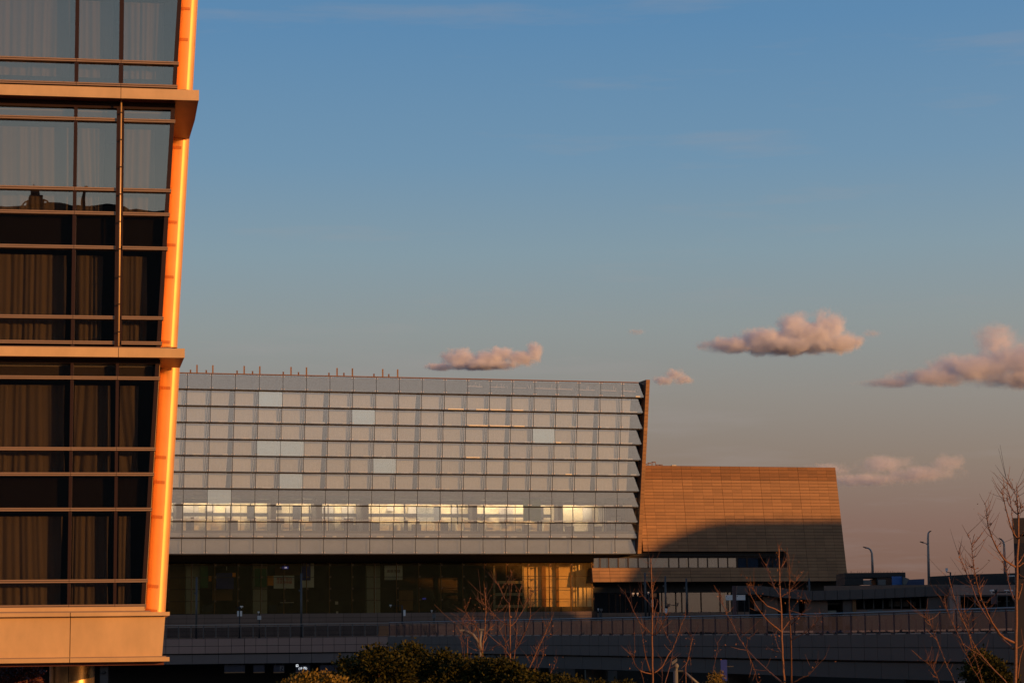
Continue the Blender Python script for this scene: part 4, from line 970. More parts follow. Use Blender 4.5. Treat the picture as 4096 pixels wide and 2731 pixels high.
mast(2598, 2367, 2468, 112, 'tall black mast with twin cameras, a tilted tan box and a white label box', [('box', 8, 16, 2397, 2426, 'offwhite'), ('box', 6, 29, 2372, 2387, 'stone'), ('arm', -64, 0, 2376, 2376, 'black'), ('cam', -68, -59, 2369, 2375, 'white'), ('cam', -49, -42, 2369, 2375, 'white'), ('cam', -6, 0, 2366, 2371, 'white')])
mast(2667, 2425, 2458, 110, 'short mast with a dark camera on a side arm and a white lit box', [('box', -7, 2, 2432, 2452, 'white'), ('cam', -3, 12, 2412, 2425, 'conc_dark'), ('arm', 12, 46, 2422, 2417, 'black'), ('cam', 42, 47, 2411, 2416, 'black')])
mast(3987, 2357, 2440, 84, 'black mast with a long camera arm left of the dark tower', [('arm', -15, 62, 2367, 2367, 'black'), ('cam', -22, -12, 2357, 2363, 'white'), ('cam', 36, 47, 2358, 2362, 'white'), ('cam', 54, 63, 2358, 2364, 'white'), ('cam', -4, 3, 2355, 2359, 'conc'), ('box', -19, 0, 2383, 2414, 'wine')])
mast(3803, 2287, 2330, 128, 'slim mast with a white wind sensor above the black hoarding', [('arm', -16, 0, 2290, 2285, 'black'), ('cam', -18, -12, 2271, 2283, 'white')])
# street lamps against the sky
def lamp(label, xb, yb_, xt, path, heads, Y):
    P0 = atY(xb, yb_, Y); t = thing('street_lamp', label, 'street lamp', P0, 0, 'street lamps against the evening sky')
    for i, pth in enumerate(path):
        P = [atY(x, y, Y) - P0 for x, y in pth]; n = len(P)
        MB().tube(P, [(.10 if i == 0 else .045) * (1 - .5 * j / (n - 1)) for j in range(n)], 8).build('mast' if i == 0 else 'arm', M['lamp_grey'], t, smooth=True)
    for (x0, y0, x1, y1) in heads:
        a, b_ = atY(x0, y0, Y) - P0, atY(x1, y1, Y) - P0
        d = (b_ - a); u_ = Vector((0, 0, .05)); v_ = Vector((0, .12, 0))
        MB().hexa([a - v_ - u_, b_ - v_ * .6 - u_ * .3, b_ + v_ * .6 - u_ * .3, a + v_ - u_, a - v_ + u_, b_ - v_ * .6 + u_ * .6, b_ + v_ * .6 + u_ * .6, a + v_ + u_]).build('lamp_head', M['black'], t)
lamp('small street lamp just right of the stone hall, one arm to the left', 3491, 2300, 0, [[(3491, 2300), (3489, 2240), (3487.5, 2212), (3482, 2198), (3474, 2192), (3462, 2189)]], [(3463, 2190, 3452, 2186)], 170)
lamp('tallest street lamp with two arms at different heights', 3716, 2337, 0, [[(3716, 2337), (3713.5, 2230), (3712, 2150), (3713, 2133), (3717, 2126)], [(3712.5, 2180), (3706, 2174), (3692, 2168)]], [(3717, 2126, 3725, 2123), (3693, 2169, 3680, 2166)], 158)
lamp('street lamp half hidden by the bare tree at the right', 4021, 2330, 0, [[(4021, 2330), (4018, 2220), (4016, 2175), (4012, 2163), (4005, 2157)]], [(4006, 2157, 3995, 2152)], 160)
# twin curved lamp low behind the bushes, cctv on a strut, blue sign, hanging box
P0 = atY(1922, 2720, 60); P0.z = 0
t = thing('twin_lamp', 'pale twin armed lamp with one long curved arm, behind the bare trees', 'lamp', P0)
for nm, pth, r0 in (('mast', [(1926, 2760), (1922, 2640), (1919, 2560), (1924, 2522)], .055), ('arm', [(1917, 2590), (1908, 2560), (1893, 2538), (1875, 2527), (1856, 2522)], .05)):
    P = [atY(x, y, 60) - P0 for x, y in pth]
    if nm == 'mast': P[0].z = 0
    MB().tube(P, [r0 * (1 - .3 * j / (len(P) - 1)) for j in range(len(P))], 10).build(nm, M['pole_dim'], t, smooth=True)
for x0, x1, y0, y1 in ((1838, 1858, 2516, 2523), (1917, 1936, 2513, 2520)):
    a = atY(x0, y1, 60) - P0; b_ = atY(x1, y0, 60) - P0; bx(a.x, b_.x, -.08, .08, a.z, b_.z).build('lamp_head', M['conc'], t)
a = atY(1790, 2543, 134); b_ = atY(1807, 2515, 134); t = thing('white_cabinet', 'small pale cabinet on the viaduct behind the leftmost bare tree', 'cabinet', (a.x, 134, a.z)); bx(0, b_.x - a.x, 0, .2, 0, b_.z - a.z).build('body', M['conc'], t); bx(b_.x - a.x + .03, b_.x - a.x + .08, 0, .05, 0, b_.z - a.z + .03).build('edge_strip', M['conc'], t); bx(.04, b_.x - a.x - .04, -.01, -.001, (b_.z - a.z) * .7, (b_.z - a.z) * .9).build('slot', M['black'], t)
P0 = atY(2700, 2690, 66); P0.z = 0
t = thing('dome_camera', 'white surveillance camera with a dome on a grey post under the viaduct', 'camera', P0)
A = lambda x, y: atY(x, y, 66) - P0
MB().tube([Vector((0, 0, 0)), A(2702, 2682)], .07, 10).build('post', M['conc'], t, smooth=True); MB().tube([A(2695, 2682), A(2733, 2682)], .03, 6).build('arm', M['conc_dark'], t)
MB().tube([A(2740, 2688), A(2795, 2735)], .04, 8).build('strut', M['pole_dim'], t, smooth=True)
q = MB(); a, b_ = A(2687, 2652), A(2708, 2637); u_ = Vector((0, 0, .045)); v_ = Vector((0, .07, 0)); q.hexa([a - v_ - u_, b_ - v_ - u_, b_ + v_ - u_, a + v_ - u_, a - v_ + u_, b_ - v_ + u_, b_ + v_ + u_, a + v_ + u_]); q.build('camera_body', M['conc'], t)
c = A(2704, 2662); n = 12; q = MB()
for i in range(5):
    for j in range(n): th_, ph_ = PI * i / 4, 2 * PI * j / n; q.v.append((c.x + .085 * math.sin(th_) * math.cos(ph_), c.y + .085 * math.sin(th_) * math.sin(ph_), c.z + .085 * math.cos(th_)))
for i in range(4):
    for j in range(n): q.f.append((i * n + j, i * n + (j + 1) % n, (i + 1) * n + (j + 1) % n, (i + 1) * n + j))
q.build('dome', M['conc'], t, smooth=True); MB().tube([A(2704, 2668), A(2704, 2682)], .05, 8).build('neck', M['conc'], t)
P0 = atY(2897, 2722, 62); a = atY(2886, 2722, 62); b_ = atY(2909, 2637, 62)
t = thing('blue_banner', 'upright plain blue banner sign under the viaduct', 'sign', (P0.x, 62, 0)); w = (b_.x - a.x) / 2
bx(-w, w, 0, .06, a.z, b_.z).build('panel', M['blue'], t); bx(-.03, .03, .07, .12, 0, b_.z).build('post', M['black'], t)
z = atY(2920, 2665, 62).z; bx(w, w + .18, .02, .05, z, z + .02).build('bracket', M['grey_metal'], t)

# ================================================================== bare young trees
TREES = [
 ('bare', 'bare young tree with the straightest trunk, centre, above the evergreen bushes', 52, (1750, 2300, 3.638), 0.021, """1055,1370 1055,1060 1055,760 1045,400|1045,400 1068,250 1075,200 1070,0 1062,-90|1055,745 960,690 850,600 780,520 700,440 640,380 570,330|1045,415 985,350 930,220 890,150 850,100|1060,745 1130,680 1230,530 1320,370 1350,290 1420,220|1100,680 1160,520 1185,350 1200,240 1215,170|1060,1130 1130,1080 1200,980 1290,780 1330,680 1355,590 1350,470 1355,300 1355,220|1355,470 1410,410 1460,370|1050,1110 1020,1000 950,900 900,790 870,710|980,1350 990,1180 995,1000 985,750 965,580|1110,1220 1135,1060 1150,900 1160,800|930,210 960,160 1000,115|1235,500 1262,420 1300,330|1060,1190 1000,1100 960,1040"""),
 ('bare', 'forked bare tree left of the straight trunked one', 56, (1750, 2300, 3.638), 0.018, """645,1215 650,1100 660,1000 685,850 695,700 700,560 705,500 697,350 695,250|645,1120 610,1020 570,950 520,880 480,830 430,740 380,690 350,640|655,1110 670,980 720,900 700,860 750,790 800,735|700,695 770,650 840,590 920,510 1000,440|815,610 740,420 715,330 680,240|690,1240 665,1180 640,1130 600,1000 590,850 580,760 545,720 470,630 420,550 400,410|545,720 520,650 500,570|500,860 540,810 560,760|560,740 600,700|660,1100 760,1090 820,1050 870,1010|650,1110 560,1100 500,1065 420,1030|850,540 900,430 935,340|1000,440 930,520"""),
 ('bare', 'small bare sapling with a broken top, left of the forked bare tree', 58, (1750, 2300, 3.638), 0.015, """435,1300 435,1100 437,905|437,905 400,880 340,830 300,760 240,680|437,905 455,895|432,1270 460,1250 485,1232|400,1290 385,1000 345,870|370,1160 350,1010 335,860"""),
 ('bare', 'leaning bare branch rising to the right of the straight tree', 54, (1750, 2300, 3.638), 0.014, """1275,1440 1340,1340 1400,1220 1440,1110 1480,1020 1530,930 1560,860 1600,760 1640,680 1660,630|1390,1470 1420,1380 1445,1300 1440,1150 1430,1010|1400,1440 1480,1300 1540,1180 1545,1090|1610,1480 1660,1400 1710,1300 1735,1230|1480,1470 1460,1400|1450,1130 1500,1090|1430,1350 1330,1220 1290,1160"""),
 ('bare', 'slim bare tree under the left part of the stone hall', 60, (2500, 2180, 2.846), 0.026, """315,1568 312,1380 310,1200 308,900 312,700 306,540 300,400 296,250 293,150|300,1000 260,985 230,960 160,870 125,800 90,740 40,610 0,540|320,1020 350,1010 380,980 430,900 470,800 475,770|300,670 270,650 240,620 200,570 170,530|310,530 325,460 345,390|322,820 345,730 375,620|300,1460 240,1450 180,1430 120,1370 90,1280 85,1230|330,1450 380,1420 430,1370 490,1250 540,1180 575,1100 600,1030 650,880 690,800|540,1180 515,1100 480,1050 450,970 430,920 400,850|455,1568 500,1420 530,1300 545,1190|280,1430 235,1280 215,1150 195,1000|180,1430 205,1510 215,1568|290,1440 250,1300 200,1080|100,1300 110,1180 105,980|280,990 200,900 185,830|330,960 370,850 380,760"""),
 ('bare', 'pair of thin bare shoots right of the slim tree', 63, (2500, 2180, 2.846), 0.012, """690,1380 720,1280 745,1170 765,1080 772,1040|765,1568 755,1440 740,1280|690,1380 660,1480 600,1568|980,1568 1000,1440 1030,1300 1050,1180 1058,1100|1030,1300 1010,1250|740,1280 700,1340|420,1568 430,1400 410,1280"""),
 ('bare', 'tall bare tree with the twin trunks before the right half of the stone hall', 50, (2500, 2180, 2.846), 0.026, """1815,1568 1800,1380 1790,1200 1782,1000 1780,800 1772,640 1765,550 1758,380 1755,200 1750,20|1895,1568 1892,1350 1890,1100 1882,950 1875,800 1868,650 1865,500 1872,350 1870,250 1862,110|1790,1560 1700,1490 1600,1400 1480,1290 1380,1180 1300,1060 1250,950 1200,850 1150,770 1110,650 1070,530|1780,980 1700,920 1620,850 1560,780 1500,700 1430,570 1390,430|1775,760 1700,720 1620,690 1550,620 1490,550 1450,480 1430,420|1765,590 1740,540 1700,480 1665,400 1640,330 1620,270 1610,220|1770,590 1820,560 1870,530 1910,470 1940,420 1970,340|1780,250 1810,200 1840,150|1895,1080 1960,1040 2060,990 2120,940 2160,900 2210,830 2240,800|1880,770 1900,740 1960,640 2020,560|1915,1560 2000,1510 2080,1480 2140,1420 2180,1370 2277,1280|1790,1240 1760,1220 1700,1200 1640,1180|1785,1230 1740,1150 1715,1060 1690,1000|1800,960 1850,890 1900,820|1895,900 1980,820 2060,720 2120,620|1380,1180 1390,1100 1400,1040|1380,1180 1440,1330 1490,1460 1510,1568|1120,640 1085,560"""),
 ('bare', 'largest bare tree, at the right edge before the dark tower', 40, (3700, 1850, 3.485), 0.034, """1255,3050 1262,2700 1268,2400 1272,1900 1280,1568 1285,1300 1300,1050 1300,730|1300,730 1290,600 1285,500 1280,345|1260,1450 1190,1410 1110,1350 1050,1270 1000,1190 950,1080 910,980 880,880 865,790 860,700 838,570|1290,1060 1240,990 1190,880 1150,740 1110,580 1085,460 1065,375|1250,1000 1235,880 1215,750 1205,620 1190,520 1170,410 1120,355|1300,725 1250,690 1210,640 1150,540 1135,490|1300,700 1290,640 1275,590 1260,540 1250,545|1305,710 1350,680 1400,640|1270,410 1230,370 1190,330 1150,270 1125,225|1275,500 1255,430 1215,310|1275,520 1305,455|1300,1060 1340,1020 1400,930|1295,1450 1340,1420 1420,1370|1310,700 1330,640 1340,600 1325,540|1000,1185 1035,1140 1060,1105|890,910 915,870 935,840|1300,1400 1350,1330 1400,1230|1240,2505 1170,2470 1100,2435 1040,2380 1000,2320 930,2220 880,2120 840,2020 780,1890 750,1800 730,1700 690,1520 665,1330 650,1140|650,1140 620,1050 590,990|650,1135 690,1000|650,1140 700,1100 750,1055|1230,2590 1100,2480 1040,2400 980,2310 900,2210 800,2060 750,1960 700,1850 640,1680 590,1560 540,1450 490,1340 460,1230|1280,2585 1377,2530|1270,1940 1230,1890 1205,1820 1170,1700 1140,1530 1140,1430|1290,1910 1330,1800 1360,1680 1400,1600|1140,1510 1180,1440 1220,1375|1140,1510 1100,1430 1075,1365|660,1330 715,1298|1290,3000 1330,2700 1400,2500|700,1480 660,1470 630,1450|620,1560 590,1470"""),
 ('bare', 'bundle of long thin bare shoots left of the largest bare tree', 46, (3700, 2280, 3.477), 0.014, """1140,1568 1060,1480 960,1380 860,1270 780,1180 710,1080 650,970 600,860 560,770 500,640 440,500 395,360 360,220 330,90|800,1568 770,1440 740,1350 700,1220 660,1080 635,980 620,900 610,800 600,700 590,640 545,560|780,1568 720,1450 650,1340 615,1240 590,1190 550,1070 500,960 450,870 400,780 350,670 310,560 270,460 230,390|420,1568 360,1430 300,1310 250,1190 210,1080 165,960 120,860 80,760 50,690 0,640|200,1568 180,1500 150,1430 120,1390 60,1310 0,1265|600,700 630,720 700,660|590,700 550,650 560,530|850,480 870,440 900,400|560,240 640,232|680,270 720,240"""),
]
def tree(kind, label, Y0, cr, r0, data, idx):
    ox, oy, sc = cr; rnd = random.Random(100 + idx)
    L = [[tuple(map(float, p.split(','))) for p in br.split()] for br in data.split('|')]
    P0 = atY(ox + L[0][0][0] / sc, oy + L[0][0][1] / sc, Y0); base = Vector((P0.x, P0.y, 0))
    t = thing('bare_tree', label, 'tree', base, 0, 'bare young trees in front of the viaduct')
    placed = []
    twigs = []
    for bi, br in enumerate(L):
        px_ = [(ox + x / sc, oy + y / sc) for x, y in br]
        # depth: leave from the nearest placed point
        Ys = Y0; best = 9e9; rr_ = r0
        for (qx, qy, qY, qr) in placed:
            d = (qx - px_[0][0]) ** 2 + (qy - px_[0][1]) ** 2
            if d < best: best = d; Ys = qY; rr_ = qr
        att = best < 30 ** 2
        if not att and bi: Ys = Y0 + rnd.uniform(-.5, .5); rr_ = r0 * .5
        n = len(px_); slope = 0 if bi == 0 else rnd.uniform(-.014, .014); run = 0; P = []; RR = []
        rs_ = r0 if bi == 0 else min(rr_ * .75, r0 * (.25 + .06 * n)) if att else r0 * .45
        # finer, slightly crooked path
        fine = []
        for i in range(n - 1):
            k = 3
            for j in range(k):
                u = j / k; fine.append((px_[i][0] + (px_[i + 1][0] - px_[i][0]) * u, px_[i][1] + (px_[i + 1][1] - px_[i][1]) * u))
        fine.append(px_[-1])
        for i, (x, y) in enumerate(fine):
            if i: run += math.hypot(x - fine[i - 1][0], y - fine[i - 1][1])
            Yc = Ys + slope * run
            j = .9 if 0 < i < len(fine) - 1 else 0
            P.append(atY(x + rnd.uniform(-j, j), y, Yc) - base)
            f = i / (len(fine) - 1); rr2 = max(.0038, rs_ * (1 - (.45 if bi == 0 else .78) * f)); RR.append(rr2)
            placed.append((x, y, Yc, rr2))
        if bi == 0 or (not att and fine[0][1] > 2560):
            P.insert(0, Vector((P[0].x * (.6 if bi else 1), P[0].y, -0.02))); RR.insert(0, RR[0] * (1.25 if bi == 0 else 1.05))
        b = MB().tube(P, RR, 7 if bi == 0 else 5)
        if bi == 0: trunk = b.build('trunk', M['bark'], t, smooth=True)
        else: b.build('branch', M['bark'], t, smooth=True)
        for i in range(2, len(P) - 1):
            if RR[i] < .02: twigs.append((P[i], P[i + 1], i / len(P), RR[i]))
    # buds, spurs and a few dry leaves
    q = MB()
    for (a, b_, f, r_) in twigs:
        for k in range(3):
            if rnd.random() < .75:
                p = a.lerp(b_, rnd.random()); dv = Vector((rnd.uniform(-1, 1), rnd.uniform(-1, 1), rnd.uniform(.1, 1))).normalized(); l_ = rnd.uniform(.015, .05)
                q.tube([p, p + dv * l_], [.006, .003], 4, cap=False)
        for k in range(2):
            if rnd.random() < .36 * f:
                p = a.lerp(b_, rnd.random()); ax = (b_ - a).normalized(); sd = Vector((rnd.gauss(0, 1), rnd.gauss(0, 1), rnd.gauss(0, .4)))
                dv = (ax * 1.0 + sd * .45).normalized(); l_ = rnd.uniform(.15, .7); mid = p + dv * l_ * .5 + Vector((0, 0, l_ * .04))
                q.tube([p, mid, p + dv * l_ + Vector((0, 0, l_ * .14))], [.0045, .0035, .002], 3, cap=False)
        if rnd.random() < .10 + .35 * (f > .6):
            p = b_.copy(); dv = Vector((rnd.uniform(-1, 1), rnd.uniform(-.6, .6), rnd.uniform(.3, 1.2))).normalized(); l_ = rnd.uniform(.1, .35)
            q.tube([p, p + dv * l_ * .5, p + dv * l_ + Vector((0, 0, l_ * .2))], [.0055, .004, .003], 4, cap=False)
    q.build('spurs', M['bark'], t, stuff=True)
    q = MB(); dens = .9 if Y0 > 47 else .25
    for (a, b_, f, r_) in twigs:
        for k in range(5):
            if f > .35 and rnd.random() < dens * f * .3:
                p = a.lerp(b_, rnd.random()) + Vector((rnd.gauss(0, .10), rnd.gauss(0, .10), rnd.gauss(0, .08))); sz = rnd.uniform(.010, .028)
                u_ = Vector((rnd.gauss(0, 1), rnd.gauss(0, 1), rnd.gauss(0, 1))).normalized() * sz; v_ = u_.orthogonal().normalized() * sz * .6
                q.quad([p - u_, p + v_, p + u_, p - v_])
    q.build('dry_leaves', M['bud'], t, stuff=True)
for i, T in enumerate(TREES): tree(*T, i)

# ================================================================== evergreen bushes and trees at the bottom edge
def bush(name, label, cat, group, lobes, Y, m_, nleaf, size, seed, droop=.3):
    """lobes: (x, y, rx, ry) in pixels of the photograph; crowns grow as leaf clusters through real depth"""
    rnd = random.Random(seed); c0 = atY(lobes[0][0], lobes[0][1], Y); base = Vector((c0.x, Y, 0)); k = Y / FPX
    t = thing(name, label, cat, base, 0, group)
    b = MB(); tot = sum(l[2] * l[3] for l in lobes)
    st = MB()
    for (x, y, rx, ry) in lobes:
        C = atY(x, y, Y + rnd.uniform(-.6, .6)) - base; ax, az = rx * k, ry * k; ay = max(ax * .9, .8)
        ncl = max(10, int(nleaf * rx * ry / tot / 16))
        st.tube([Vector((C.x * .3, 0, 0)), Vector((C.x * .7, C.y * .5, C.z * .6)), C], [.07, .05, .015], 6)
        for _ in range(ncl):
            # cluster centre: mostly on the shell, upper side favoured
            while True:
                d = Vector((rnd.gauss(0, 1), rnd.gauss(0, 1), rnd.gauss(0, 1))).normalized()
                if d.z > -.55: break
            rad = rnd.uniform(.55, 1.06) if rnd.random() < .8 else rnd.uniform(.2, .6)
            rad *= 1 + .22 * mnoise.noise(Vector((d.x * 2.3 + seed, d.y * 2.3, d.z * 2.3)))
            cc_ = C + Vector((d.x * ax, d.y * ay, d.z * az)) * rad
            out = (d + Vector((0, 0, .5))).normalized()
            for j in range(16):
                p = cc_ + Vector((rnd.gauss(0, .07), rnd.gauss(0, .07), rnd.gauss(0, .06)))
                u_ = (out + Vector((rnd.gauss(0, .8), rnd.gauss(0, .8), rnd.gauss(0, .5) - droop))).normalized() * size * rnd.uniform(.6, 1.3)
                v_ = u_.cross(Vector((rnd.gauss(0, 1), rnd.gauss(0, 1), rnd.gauss(0, 1)))).normalized() * size * .30
                b.quad([p, p + u_ * .45 + v_, p + u_, p + u_ * .45 - v_])
    st.build('trunk', M['bark'], t); o = b.build('crown', M[m_], t, stuff=True)
    return t
GE = 'evergreen trees along the bottom edge'
bush('evergreen_tree', 'dark evergreen tree with the tallest twin humps, left of the bare trees', 'tree', GE, [(1515, 2645, 75, 52), (1450, 2690, 70, 60), (1560, 2690, 90, 65), (1400, 2725, 60, 35), (1380, 2665, 22, 22), (1500, 2750, 110, 50)], 47, 'leaf', 11000, .085, 21)
bush('evergreen_tree', 'dark evergreen tree whose hump rises just left of the forked bare tree', 'tree', GE, [(1640, 2625, 62, 50), (1690, 2670, 80, 55), (1770, 2655, 70, 50), (1840, 2690, 70, 55), (1650, 2720, 110, 50), (1790, 2735, 110, 45)], 49, 'leaf', 12000, .085, 22)
bush('evergreen_tree', 'lower dark evergreen tree at the foot of the straight bare tree', 'tree', GE, [(1930, 2690, 70, 50), (2010, 2685, 60, 50), (2060, 2715, 70, 40), (1960, 2740, 100, 40)], 48, 'leaf', 8000, .085, 23)
bush('evergreen_tree', 'low spreading evergreen at the right end of the bush line', 'tree', GE, [(2160, 2735, 60, 30), (2240, 2740, 60, 28), (2110, 2738, 40, 24)], 48, 'leaf', 4500, .085, 24)
bush('evergreen_tree', 'small round evergreen beside the largest bare tree', 'tree', GE, [(3935, 2665, 55, 45), (3960, 2700, 65, 50), (3895, 2700, 35, 25), (3910, 2625, 25, 20), (4010, 2730, 50, 30), (3950, 2745, 80, 40)], 52, 'leaf', 8000, .085, 25)
bush('golden_shrub', 'golden tipped shrub catching the sun at the bottom edge under the lit sign', 'shrub', None, [(1165, 2748, 30, 20), (1205, 2738, 26, 22), (1250, 2732, 30, 26), (1300, 2732, 30, 26), (1345, 2742, 30, 24)], 44, 'leaf_gold', 3600, .07, 26, -.5)
bush('berry_bush', 'small bush with yellow leaves beside the blue banner', 'shrub', None, [(2868, 2715, 16, 22), (2860, 2740, 22, 22)], 55, 'leaf_gold', 900, .05, 27, 0)
bush('red_leaf_tree', 'dark red leaved tree under the copper clad block, bottom left corner', 'tree', None, [(30, 2700, 70, 45), (110, 2700, 60, 40), (70, 2740, 110, 40), (-60, 2710, 60, 50)], 80, 'leaf_red', 5000, .11, 28)
bush('low_hedge', 'low dark hedge at the foot of the undercroft wall', 'hedge', None, [(2300, 2745, 40, 22), (2390, 2748, 60, 22), (2480, 2750, 60, 22)], 70, 'leaf', 2500, .09, 29)

# ================================================================== clouds, far away
def cloud(label, x, y, Yd, w, h, lobes, dens, seed, grow=1.0, scale=1.0):
    """a box of cloud air; lobes in half-width units (x, z, rx, rz), seen from the place"""
    P = atY(x, y, Yd); k = Yd / FPX; hx_, hz_ = w / 2 * k, h / 2 * k; hy_ = hx_ * .45
    o = MB().box(-1.0, 1.0, -1.0, 1.0, -1.0, 1.0).build('cloud', None); o.location = P; o.scale = (hx_ * 1.35, hy_ * 1.35, hz_ * 1.45)
    m = bpy.data.materials.new('cloud_air'); m.use_nodes = True; t = m.node_tree; t.nodes.clear()
    N = t.nodes.new; K = t.links.new
    def mth(op, a, b_=None, c=None, clamp=False):
        n = N('ShaderNodeMath'); n.operation = op; n.use_clamp = clamp
        for i, v in enumerate((a, b_, c)):
            if v is None: continue
            if isinstance(v, (int, float)): n.inputs[i].default_value = v
            else: K(v, n.inputs[i])
        return n.outputs[0]
    tcn = N('ShaderNodeTexCoord')
    sc_ = N('ShaderNodeVectorMath'); sc_.operation = 'MULTIPLY'; K(tcn.outputs['Object'], sc_.inputs[0]); sc_.inputs[1].default_value = (1.35, 1.35, 1.45)
    nzs = N('ShaderNodeVectorMath'); nzs.operation = 'MULTIPLY'; K(sc_.outputs[0], nzs.inputs[0]); nzs.inputs[1].default_value = (hx_ / hz_, hy_ / hz_, 1)
    na = N('ShaderNodeVectorMath'); na.operation = 'ADD'; K(nzs.outputs[0], na.inputs[0]); na.inputs[1].default_value = (seed * 7.3, seed * 3.1, seed)
    n1 = N('ShaderNodeTexNoise'); n1.inputs['Scale'].default_value = 1.5 * scale; n1.inputs['Detail'].default_value = 9; n1.inputs['Roughness'].default_value = .64; n1.inputs['Distortion'].default_value = .35; K(na.outputs[0], n1.inputs[0])
    best = None
    for (lx, lz, rx, rz) in lobes:
        sb_ = N('ShaderNodeVectorMath'); sb_.operation = 'SUBTRACT'; K(sc_.outputs[0], sb_.inputs[0]); sb_.inputs[1].default_value = (lx, 0, lz)
        dv = N('ShaderNodeVectorMath'); dv.operation = 'DIVIDE'; K(sb_.outputs[0], dv.inputs[0]); dv.inputs[1].default_value = (rx, max(.35, rx * 1.2), rz)
        ln = N('ShaderNodeVectorMath'); ln.operation = 'LENGTH'; K(dv.outputs[0], ln.inputs[0])
        v = mth('SUBTRACT', 1.0, ln.outputs['Value'])
        best = v if best is None else mth('SMOOTH_MAX', best, v, .18)
    nn = mth('MULTIPLY_ADD', n1.outputs[0], 1.9 * grow, -.96 * grow)
    d = mth('ADD', best, nn)
    d = mth('MULTIPLY', d, 1.35, clamp=True)
    d = mth('POWER', d, 1.5)
    n2 = N('ShaderNodeTexNoise'); n2.inputs['Scale'].default_value = 5.5 * scale; n2.inputs['Detail'].default_value = 6; n2.inputs['Roughness'].default_value = .7; K(na.outputs[0], n2.inputs[0])
    tex = mth('MULTIPLY_ADD', n2.outputs[0], 3.6, -1.2, clamp=False); tex = mth('MAXIMUM', tex, .05)
    d = mth('MULTIPLY', d, tex)
    d = mth('MULTIPLY', d, 2.0 * dens / hz_)
    pv = N('ShaderNodeVolumePrincipled'); K(d, pv.inputs['Density']); pv.inputs['Color'].default_value = (.96, .96, 1.0, 1); pv.inputs['Anisotropy'].default_value = .0
    ou = N('ShaderNodeOutputMaterial'); K(pv.outputs[0], ou.inputs['Volume'])
    o.data.materials.clear(); o.data.materials.append(m)
    tag(o, label, 'cloud', 'evening clouds low over the horizon'); return o
DC = 5000
cloud('largest sunlit cloud, two puffs on top, above the stone hall', 3125, 1335, DC, 620, 200, [(-.65, -.45, .45, .40), (.1, -.5, .8, .4), (-.2, -.25, .5, .6), (.12, .25, .28, .75), (.38, -.1, .5, .7), (.62, .35, .24, .7), (.75, -.4, .35, .45)], 8, 1)
cloud('long flat based cloud above the glass hall roof', 1955, 1430, DC, 520, 120, [(-.75, -.6, .3, .3), (-.1, -.5, .7, .35), (-.45, .05, .33, .7), (0, -.1, .4, .7), (.2, .2, .25, .6), (.5, -.1, .33, .6), (.72, .35, .16, .7)], 7, 2)
cloud('dark based cloud running out of the right edge with one bright tower', 3900, 1425, DC, 860, 300, [(-.78, -.68, .35, .16), (-.4, -.55, .5, .28), (.05, -.35, .6, .42), (.20, .40, .24, .6), (.5, -.15, .6, .6), (.85, -.15, .5, .6), (.5, -.6, .6, .3)], 5, 3, 1.0)
cloud('small round cloud right of the glass hall corner', 2685, 1508, DC, 200, 90, [(-.3, -.3, .5, .5), (.1, .2, .5, .7), (.5, -.3, .4, .5)], 3.6, 4, 1.1, .8)
cloud('faint pink cloud bank low over the right corner of the stone hall', 3570, 1880, DC, 720, 150, [(-.7, .1, .3, .4), (-.1, .3, .35, .6), (.3, -.2, .5, .5), (.62, .35, .22, .6), (-.3, -.5, .6, .4)], 1.3, 5, 1.1)
cloud('tiny wisp right of the largest cloud', 3485, 1335, DC, 120, 60, [(0, 0, .8, .7)], .45, 6, 1.2, .6)
cloud('tiny pink wisp above the small round cloud', 2550, 1327, DC, 100, 34, [(0, 0, .9, .8)], .35, 7, 1.1, .6)

# ================================================================== the town behind and beside the camera: shades the lower storeys and shows in the panes
def throw(P, D): return P + S * D
prof = []                                            # line of the shadow's edge on the far facades, carried back along the sun's rays
HF = Frame(OB, R(16))
def onH(x, y): s, z = HF.hit(x, y, HN); return HF.w(s, HN, z)
def onT(x, y): s, z = FT.hit(x, y, 0); d = ray(x, y); n = TT * (z - ZT0); return FT.w(s, n, z)
sh = [onH(660, 2228), onH(1300, 2228), onH(1850, 2226), onH(1930, 2238), onH(2080, 2295), onH(2180, 2350), onH(2265, 2430), onH(2320, 2452)]
sh2 = [onH(2345, 2440), onH(2372, 2395), onT(2490, 2330), onT(2571, 2215), onT(2650, 2162), onT(2750, 2118), onT(2830, 2090), onT(2920, 2080), onT(3393, 2076)]
DS = 235.0
Sh = Vector((S.x, S.y, 0)).normalized(); Pp = Vector((-Sh.y, Sh.x, 0))
if Pp.x < 0: Pp = -Pp
ref = Sh.dot(onH(1500, 2300)) + DS
def back(P):
    k = (ref - P.dot(Sh)) / S.dot(Sh); Q = P + S * k; return Q.dot(Pp), Q.z
def skyline(name, label, P, m_, depth=14, tail=None):
    C = [back(p) for p in P]
    if tail: C = tail(C)
    mid = sum(c[0] for c in C) / len(C); base = Sh * ref + Pp * mid; t = thing(name, label, 'building', (base.x, base.y, 0))
    poly = [(Pp * (u - mid)) for u, z in C]
    top_ = [Vector((v.x, v.y, z)) for v, (u, z) in zip(poly, C)]
    b = MB().prism([Vector((poly[0].x, poly[0].y, 0))] + top_ + [Vector((poly[-1].x, poly[-1].y, 0))], Sh * depth); b.build('body', M[m_], t)
    return t, C
t1, C1 = skyline('stepped_block', 'dark office block outside the frame at the right with a sloping roof end', sh, 'far_dark', tail=lambda C: [(100, C[0][1] + 12), (C[0][0] - 4, C[0][1] + 5)] + C)
t2, C2 = skyline('long_block', 'long dark block outside the frame at the right with a sloping roof end', sh2, 'far_dark', tail=lambda C: C + [(C[-1][0] + 60, C[-1][1])])
